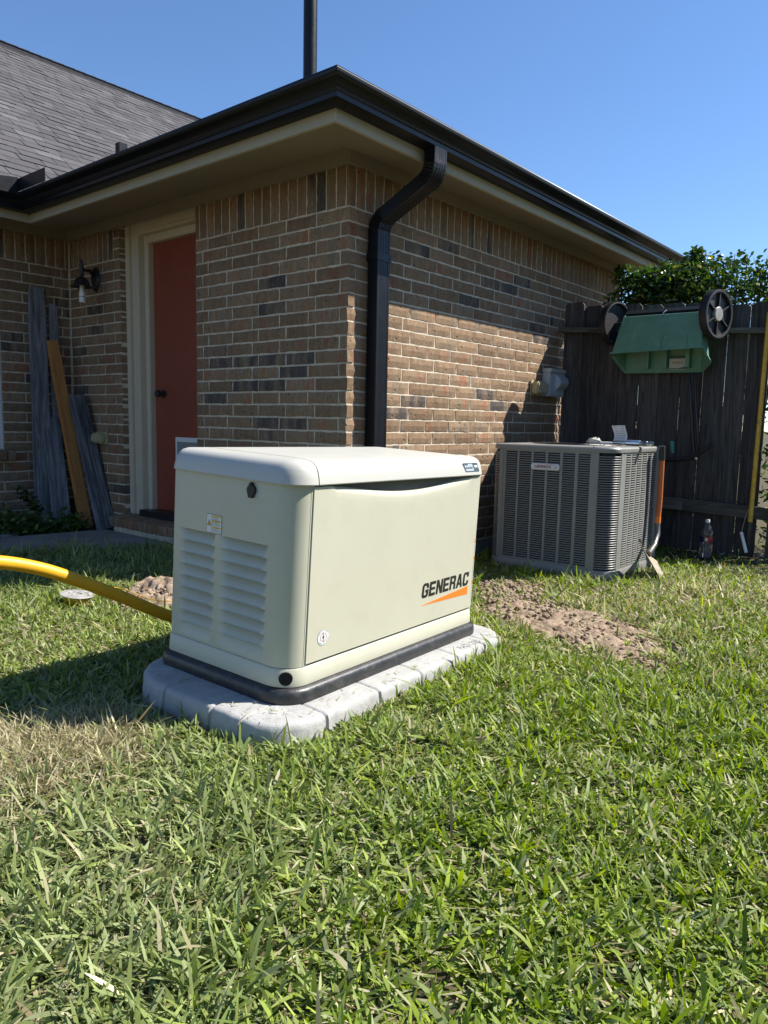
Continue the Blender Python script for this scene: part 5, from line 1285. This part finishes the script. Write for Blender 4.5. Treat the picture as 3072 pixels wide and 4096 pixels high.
def soil_density(x, y):
    d = np.ones(len(x))
    for (cx_, cy_, rx, ry, rot, fl_) in ((.06, -1.48, .70, .32, 1.12, .13), (-.97, .45, .33, .25, .7, .06), (.55, -.85, .42, .24, .3, .35), (1.0, -1.25, .35, .12, .2, .5)):
        r = soft(x, y, cx_, cy_, rx, ry, rot)+.25*vnoise(x, y, 7); d = np.minimum(d, np.clip((r-.75)/.35, fl_, 1))
    d *= np.where((x > 1.9) & (y < -1.0), np.clip((2.45-x)/.4, .12, 1), 1)
    return d
def dryness(x, y):
    d = .5*vnoise(x, y, 1.6)+.5*vnoise(x+9, y, 4.5)
    b_ = .16+.22*d; d = 0*x
    d += .85*np.exp(-(soft(x, y, -2.38, -1.0, .34, .26, .4))**2)                     # straw patch left of the generator
    d += .85*np.exp(-(soft(x, y, 1.2, -1.75, .95, .5, -.3))**2)+.7*np.exp(-(soft(x, y, .15, -1.5, .8, .45, 1.1))**2)
    d += .25*np.exp(-(soft(x, y, -2.35, -1.75, .25, .2, 0))**2)+.2*np.exp(-(soft(x, y, -1.6, .2, .5, .5, 0))**2)
    return b_, np.clip(d, 0, 1)
def scatter(n, box_, margin, falloff=True):
    margin = .6
    x = rng.uniform(box_[0], box_[1], n); y = rng.uniform(box_[2], box_[3], n); ok = keep_mask(x, y, margin)
    d = np.hypot(x-CAM[0], y-CAM[1]); pr = soil_density(x, y)
    pr = pr*np.where(keep_mask(x, y, .10), 1, .33)
    if falloff: pr = pr*np.clip(2.9/np.maximum(d, .01), .45, 1)
    hol = np.clip(.86+.5*vnoise(x+5, y+2, 8.5)+.3*vnoise(x, y, 19), .3, 1); pr = pr*hol
    ok &= rng.uniform(0, 1, n) < pr
    return x[ok], y[ok]
gzv = np.vectorize(gz)
def grass(name, x, y, length, width, lean, curve, cols, probs, label, twist=.6, spread_dir=None, h0=-.004, jit=.2):
    n = len(x); az = rng.uniform(0, 2*math.pi, n) if spread_dir is None else spread_dir
    K = 5; t = np.linspace(0, 1, K)
    th = lean[:, None]+curve[:, None]*t[None, :]
    ds = length[:, None]/(K-1)
    hx = np.concatenate([np.zeros((n, 1)), np.cumsum((np.sin(th)*ds)[:, :-1], 1)], 1); hz = np.concatenate([np.zeros((n, 1)), np.cumsum((np.cos(th)*ds)[:, :-1], 1)], 1)
    hz = np.maximum(hz, -.004)
    dirx, diry = np.cos(az), np.sin(az)
    P = np.stack([x[:, None]+dirx[:, None]*hx, y[:, None]+diry[:, None]*hx, gzv(x, y)[:, None]+h0+hz], -1)
    tw = rng.normal(0, twist, n)
    side = np.stack([-diry*np.cos(tw), dirx*np.cos(tw), np.sin(tw)], -1)
    side = side/np.linalg.norm(side, axis=1)[:, None]
    me = strips_mesh(name, P, side, np.array([.62, 1., 1., .85, .14]), width, palette(n, cols, probs, jit) if probs is not None else cols, MAT['grass'])
    o = link(name, me); o['kind'] = 'stuff'; o['label'] = label; o['category'] = 'grass'; return o
GREEN = np.array([(.180, .250, .022), (.115, .180, .019), (.255, .320, .036), (.205, .262, .078), (.285, .33, .150)])
STRAW = np.array([(.40, .36, .21), (.50, .45, .30), (.30, .24, .13), (.27, .29, .14)])
def blend_cols(x, y, bias=0):
    n = len(x); b_, d_ = dryness(x, y); dr_ = (b_+d_+bias) if bias else .30*b_+.62*d_; is_dry = rng.uniform(0, 1, n) < np.clip(dr_, .02, .97)
    g1 = GREEN[rng.choice(5, n, p=[.30, .22, .20, .18, .10])]; s1 = STRAW[rng.choice(4, n, p=[.35, .2, .2, .25])]
    pale = np.clip(.22+.55*vnoise(x+3, y+8, 1.3)+.5*np.clip(-.64*(x+1.9)+.77*(y+1.6), -.5, 1)+.55*np.exp(-(soft(x, y, -2.6, -1.7, .6, .5, 0))**2), 0, 1)[:, None]
    g1 = g1*(1-.55*pale)+np.array((.28, .315, .165))*(.55*pale)
    c = np.where(is_dry[:, None], s1, g1); return np.clip(c*(1+rng.normal(0, .2, (n, 1))), .006, .8)
BOX = (-4.6, 2.7, -4.4, 2.2)
area = (BOX[1]-BOX[0])*(BOX[3]-BOX[2])
# tufts
tx, ty = scatter(int(area*4900), BOX, .18)
nb_ = 4; x = np.repeat(tx, nb_)+rng.normal(0, .007, len(tx)*nb_); y = np.repeat(ty, nb_)+rng.normal(0, .007, len(tx)*nb_)
taz = np.repeat(rng.uniform(0, 6.28, len(tx)), nb_)+rng.normal(0, .9, len(x))
th_ = np.repeat(rng.lognormal(0, .22, len(tx)), nb_)
ok = keep_mask(x, y, .7); x, y, taz, th_ = x[ok], y[ok], taz[ok], th_[ok]; n = len(x)
hv = np.clip(1.02+.3*vnoise(x, y, 2.2)+.22*vnoise(x+5, y+2, 8.5), .55, 1.5)*np.where(y > .9, 1.35, 1)
grass('lawn_grass', x, y, np.clip(rng.normal(.043, .014, n), .018, .09)*np.where(rng.uniform(0, 1, n) < .05, 1.6, 1)*th_*hv, np.clip(rng.normal(.0076, .0018, n), .003, .0115), np.clip(rng.normal(.95, .42, n), -.1, 1.5), rng.uniform(.0, .9, n), blend_cols(x, y), None, 'broad bladed green lawn with dry tips filling the yard', spread_dir=taz)
# lying dead blades and thatch
x, y = scatter(int(area*6000), BOX, .16); n = len(x)
grass('grass_thatch', x, y, rng.uniform(.025, .075, n), rng.uniform(.0025, .0085, n), rng.uniform(1.15, 1.62, n), rng.uniform(-.1, .12, n), blend_cols(x, y, .22), None, 'flattened straw and clippings lying in the lawn', twist=.35, h0=.004)
# straw piled up in the dry patch
x = rng.normal(-2.36, .16, 6500); y = rng.normal(-.98, .13, 6500); ok = keep_mask(x, y, .3); x, y = x[ok], y[ok]; n = len(x)
grass('dry_straw', x, y, rng.uniform(.03, .09, n), rng.uniform(.0018, .0045, n), rng.uniform(.7, 1.7, n), rng.uniform(-.5, .6, n), STRAW[rng.choice(4, n, p=[.52, .3, .14, .04])]*rng.uniform(.7, 1.15, (n, 1)), None, 'pale heap of dry straw in the lawn left of the generator', twist=.8, h0=.016)
# clippings on the pad
n = 130; a_ = rng.uniform(PX0+.03, PX1-.03, n); c_ = np.where(rng.uniform(0, 1, n) < .5, rng.uniform(PY0+.015, -.035, n), rng.uniform(PY0+.05, .5, n)); a_ = np.where(c_ > -.03, rng.uniform(PX0+.02, -.04, n), a_)
W_ = np.stack([a_, c_, np.full(n, .004), np.ones(n)], 1)@np.array(GM).T
az_ = rng.uniform(0, 6.28, n); ln = rng.uniform(.008, .032, n); t = np.linspace(-.5, .5, 4); P = W_[:, None, :3]+np.stack([np.cos(az_)[:, None]*ln[:, None]*t, np.sin(az_)[:, None]*ln[:, None]*t, np.abs(rng.normal(0, .003, (n, 1)))+0*t], -1)
o = link('grass_clippings', strips_mesh('grass_clippings', P, np.stack([-np.sin(az_), np.cos(az_), rng.normal(0, .3, n)], -1), np.array([.4, 1, .9, .2]), rng.uniform(.0015, .004, n), np.where((rng.uniform(0, 1, n) < .5)[:, None], STRAW[rng.choice(4, n)], GREEN[rng.choice(5, n)]), MAT['grass'])); o['kind'] = 'stuff'; o['label'] = 'loose grass clippings scattered on the pale stone pad'; o['category'] = 'clippings'
# weeds in the bed at the wall
wx = rng.uniform(-.95, -.08, 2600); wy = rng.uniform(2.62, 3.2, 2600); kk = (wy > np.interp(wx, [-.95, -.3, -.08], [2.74, 2.66, 2.7])); wx, wy = wx[kk], wy[kk]
cl = vnoise(wx, wy, 6); kk = cl > -.15; wx, wy, cl = wx[kk], wy[kk], cl[kk]
wz = .05+np.abs(rng.normal(0, .05, len(wx)))*(1+1.1*np.clip(cl, 0, 1))
wo = leaves('weeds', np.stack([wx, wy, wz], 1), .05, MAT['leaf'], [(.05, .10, .02), (.08, .14, .03), (.12, .15, .05)], [.5, .35, .15]); wo['kind'] = 'stuff'; wo['label'] = 'low leafy weeds growing among the stones at the wall foot'; wo['category'] = 'weeds'
# dark sapling by the wall
sap = empty('weed_stalk', tuple(hit(190*.3014*1.0, 1950+330*.3014, 1, 3.0)), 'tall dark weed stalk against the brick wall left of the boards', 'weed')
sp_ = [Vector(hit(x*.3014, 1950+y*.3014, 1, 3.0)) for x, y in ((500, 330), (430, 220), (340, 110), (250, 30))]
m = MB(); m.tube(sp_, [.006, .005, .004, .002], 6); m.build('stem', pm('weed_stem', (.05, .06, .03), .8), sap, 60)
ps = np.concatenate([np.array(sp_[i].lerp(sp_[i+1], t))[None, :]+rng.normal(0, .018, (3, 3)) for i in range(3) for t in np.linspace(0, 1, 8)])
leaves('leaf_cluster', ps, .055, MAT['leaf'], [(.035, .06, .018), (.05, .085, .02)], [.6, .4], sap)

# ================================================================== ADDED TREES, OUT OF VIEW, TO CUT SKY LIGHT ON THE SHADED WALL
bark = pm('tree_bark', (.11, .085, .06), .95, bs=30)
def added_tree(x, y, h, label):
    t = empty('added_shade_tree', (x, y, 0), label, 'added_tree', 'added shade trees out of view')
    m = MB(); m.tube([(x, y, -.1), (x+.05, y, h*.35), (x, y+.05, h*.9)], [.16, .11, .03], 10)
    for k in range(7):
        a = k*2.4; z0 = h*(.25+.08*k); m.tube([(x, y, z0), (x+math.cos(a)*h*.22, y+math.sin(a)*h*.22, z0+h*.14)], [.05, .015], 7)
    m.build('trunk', bark, t, 50)
    n = 3600; p = rng.normal(0, 1, (n, 3)); p /= np.linalg.norm(p, axis=1)[:, None]; r = rng.uniform(.25, 1, (n, 1))**.5
    P = p*r*np.array((h*.36, h*.36, h*.44)); P[:, :2] *= (1+.25*np.sin(P[:, 2:3]*5)); P += np.array((x, y, h*.56))
    leaves('crown', P, .30, MAT['leaf'], [(.03, .06, .015), (.05, .09, .02), (.07, .11, .03)], [.4, .4, .2], t)
for (x, y, h, lb_) in ((-5.4, -9.6, 4.4, 'shorter'), (-2.2, -10.2, 4.9, 'tallest'), (1.2, -9.8, 4.6, 'middle sized')): added_tree(x, y, h, lb_+' dark evergreen of three added out of view to darken the shaded brick wall')
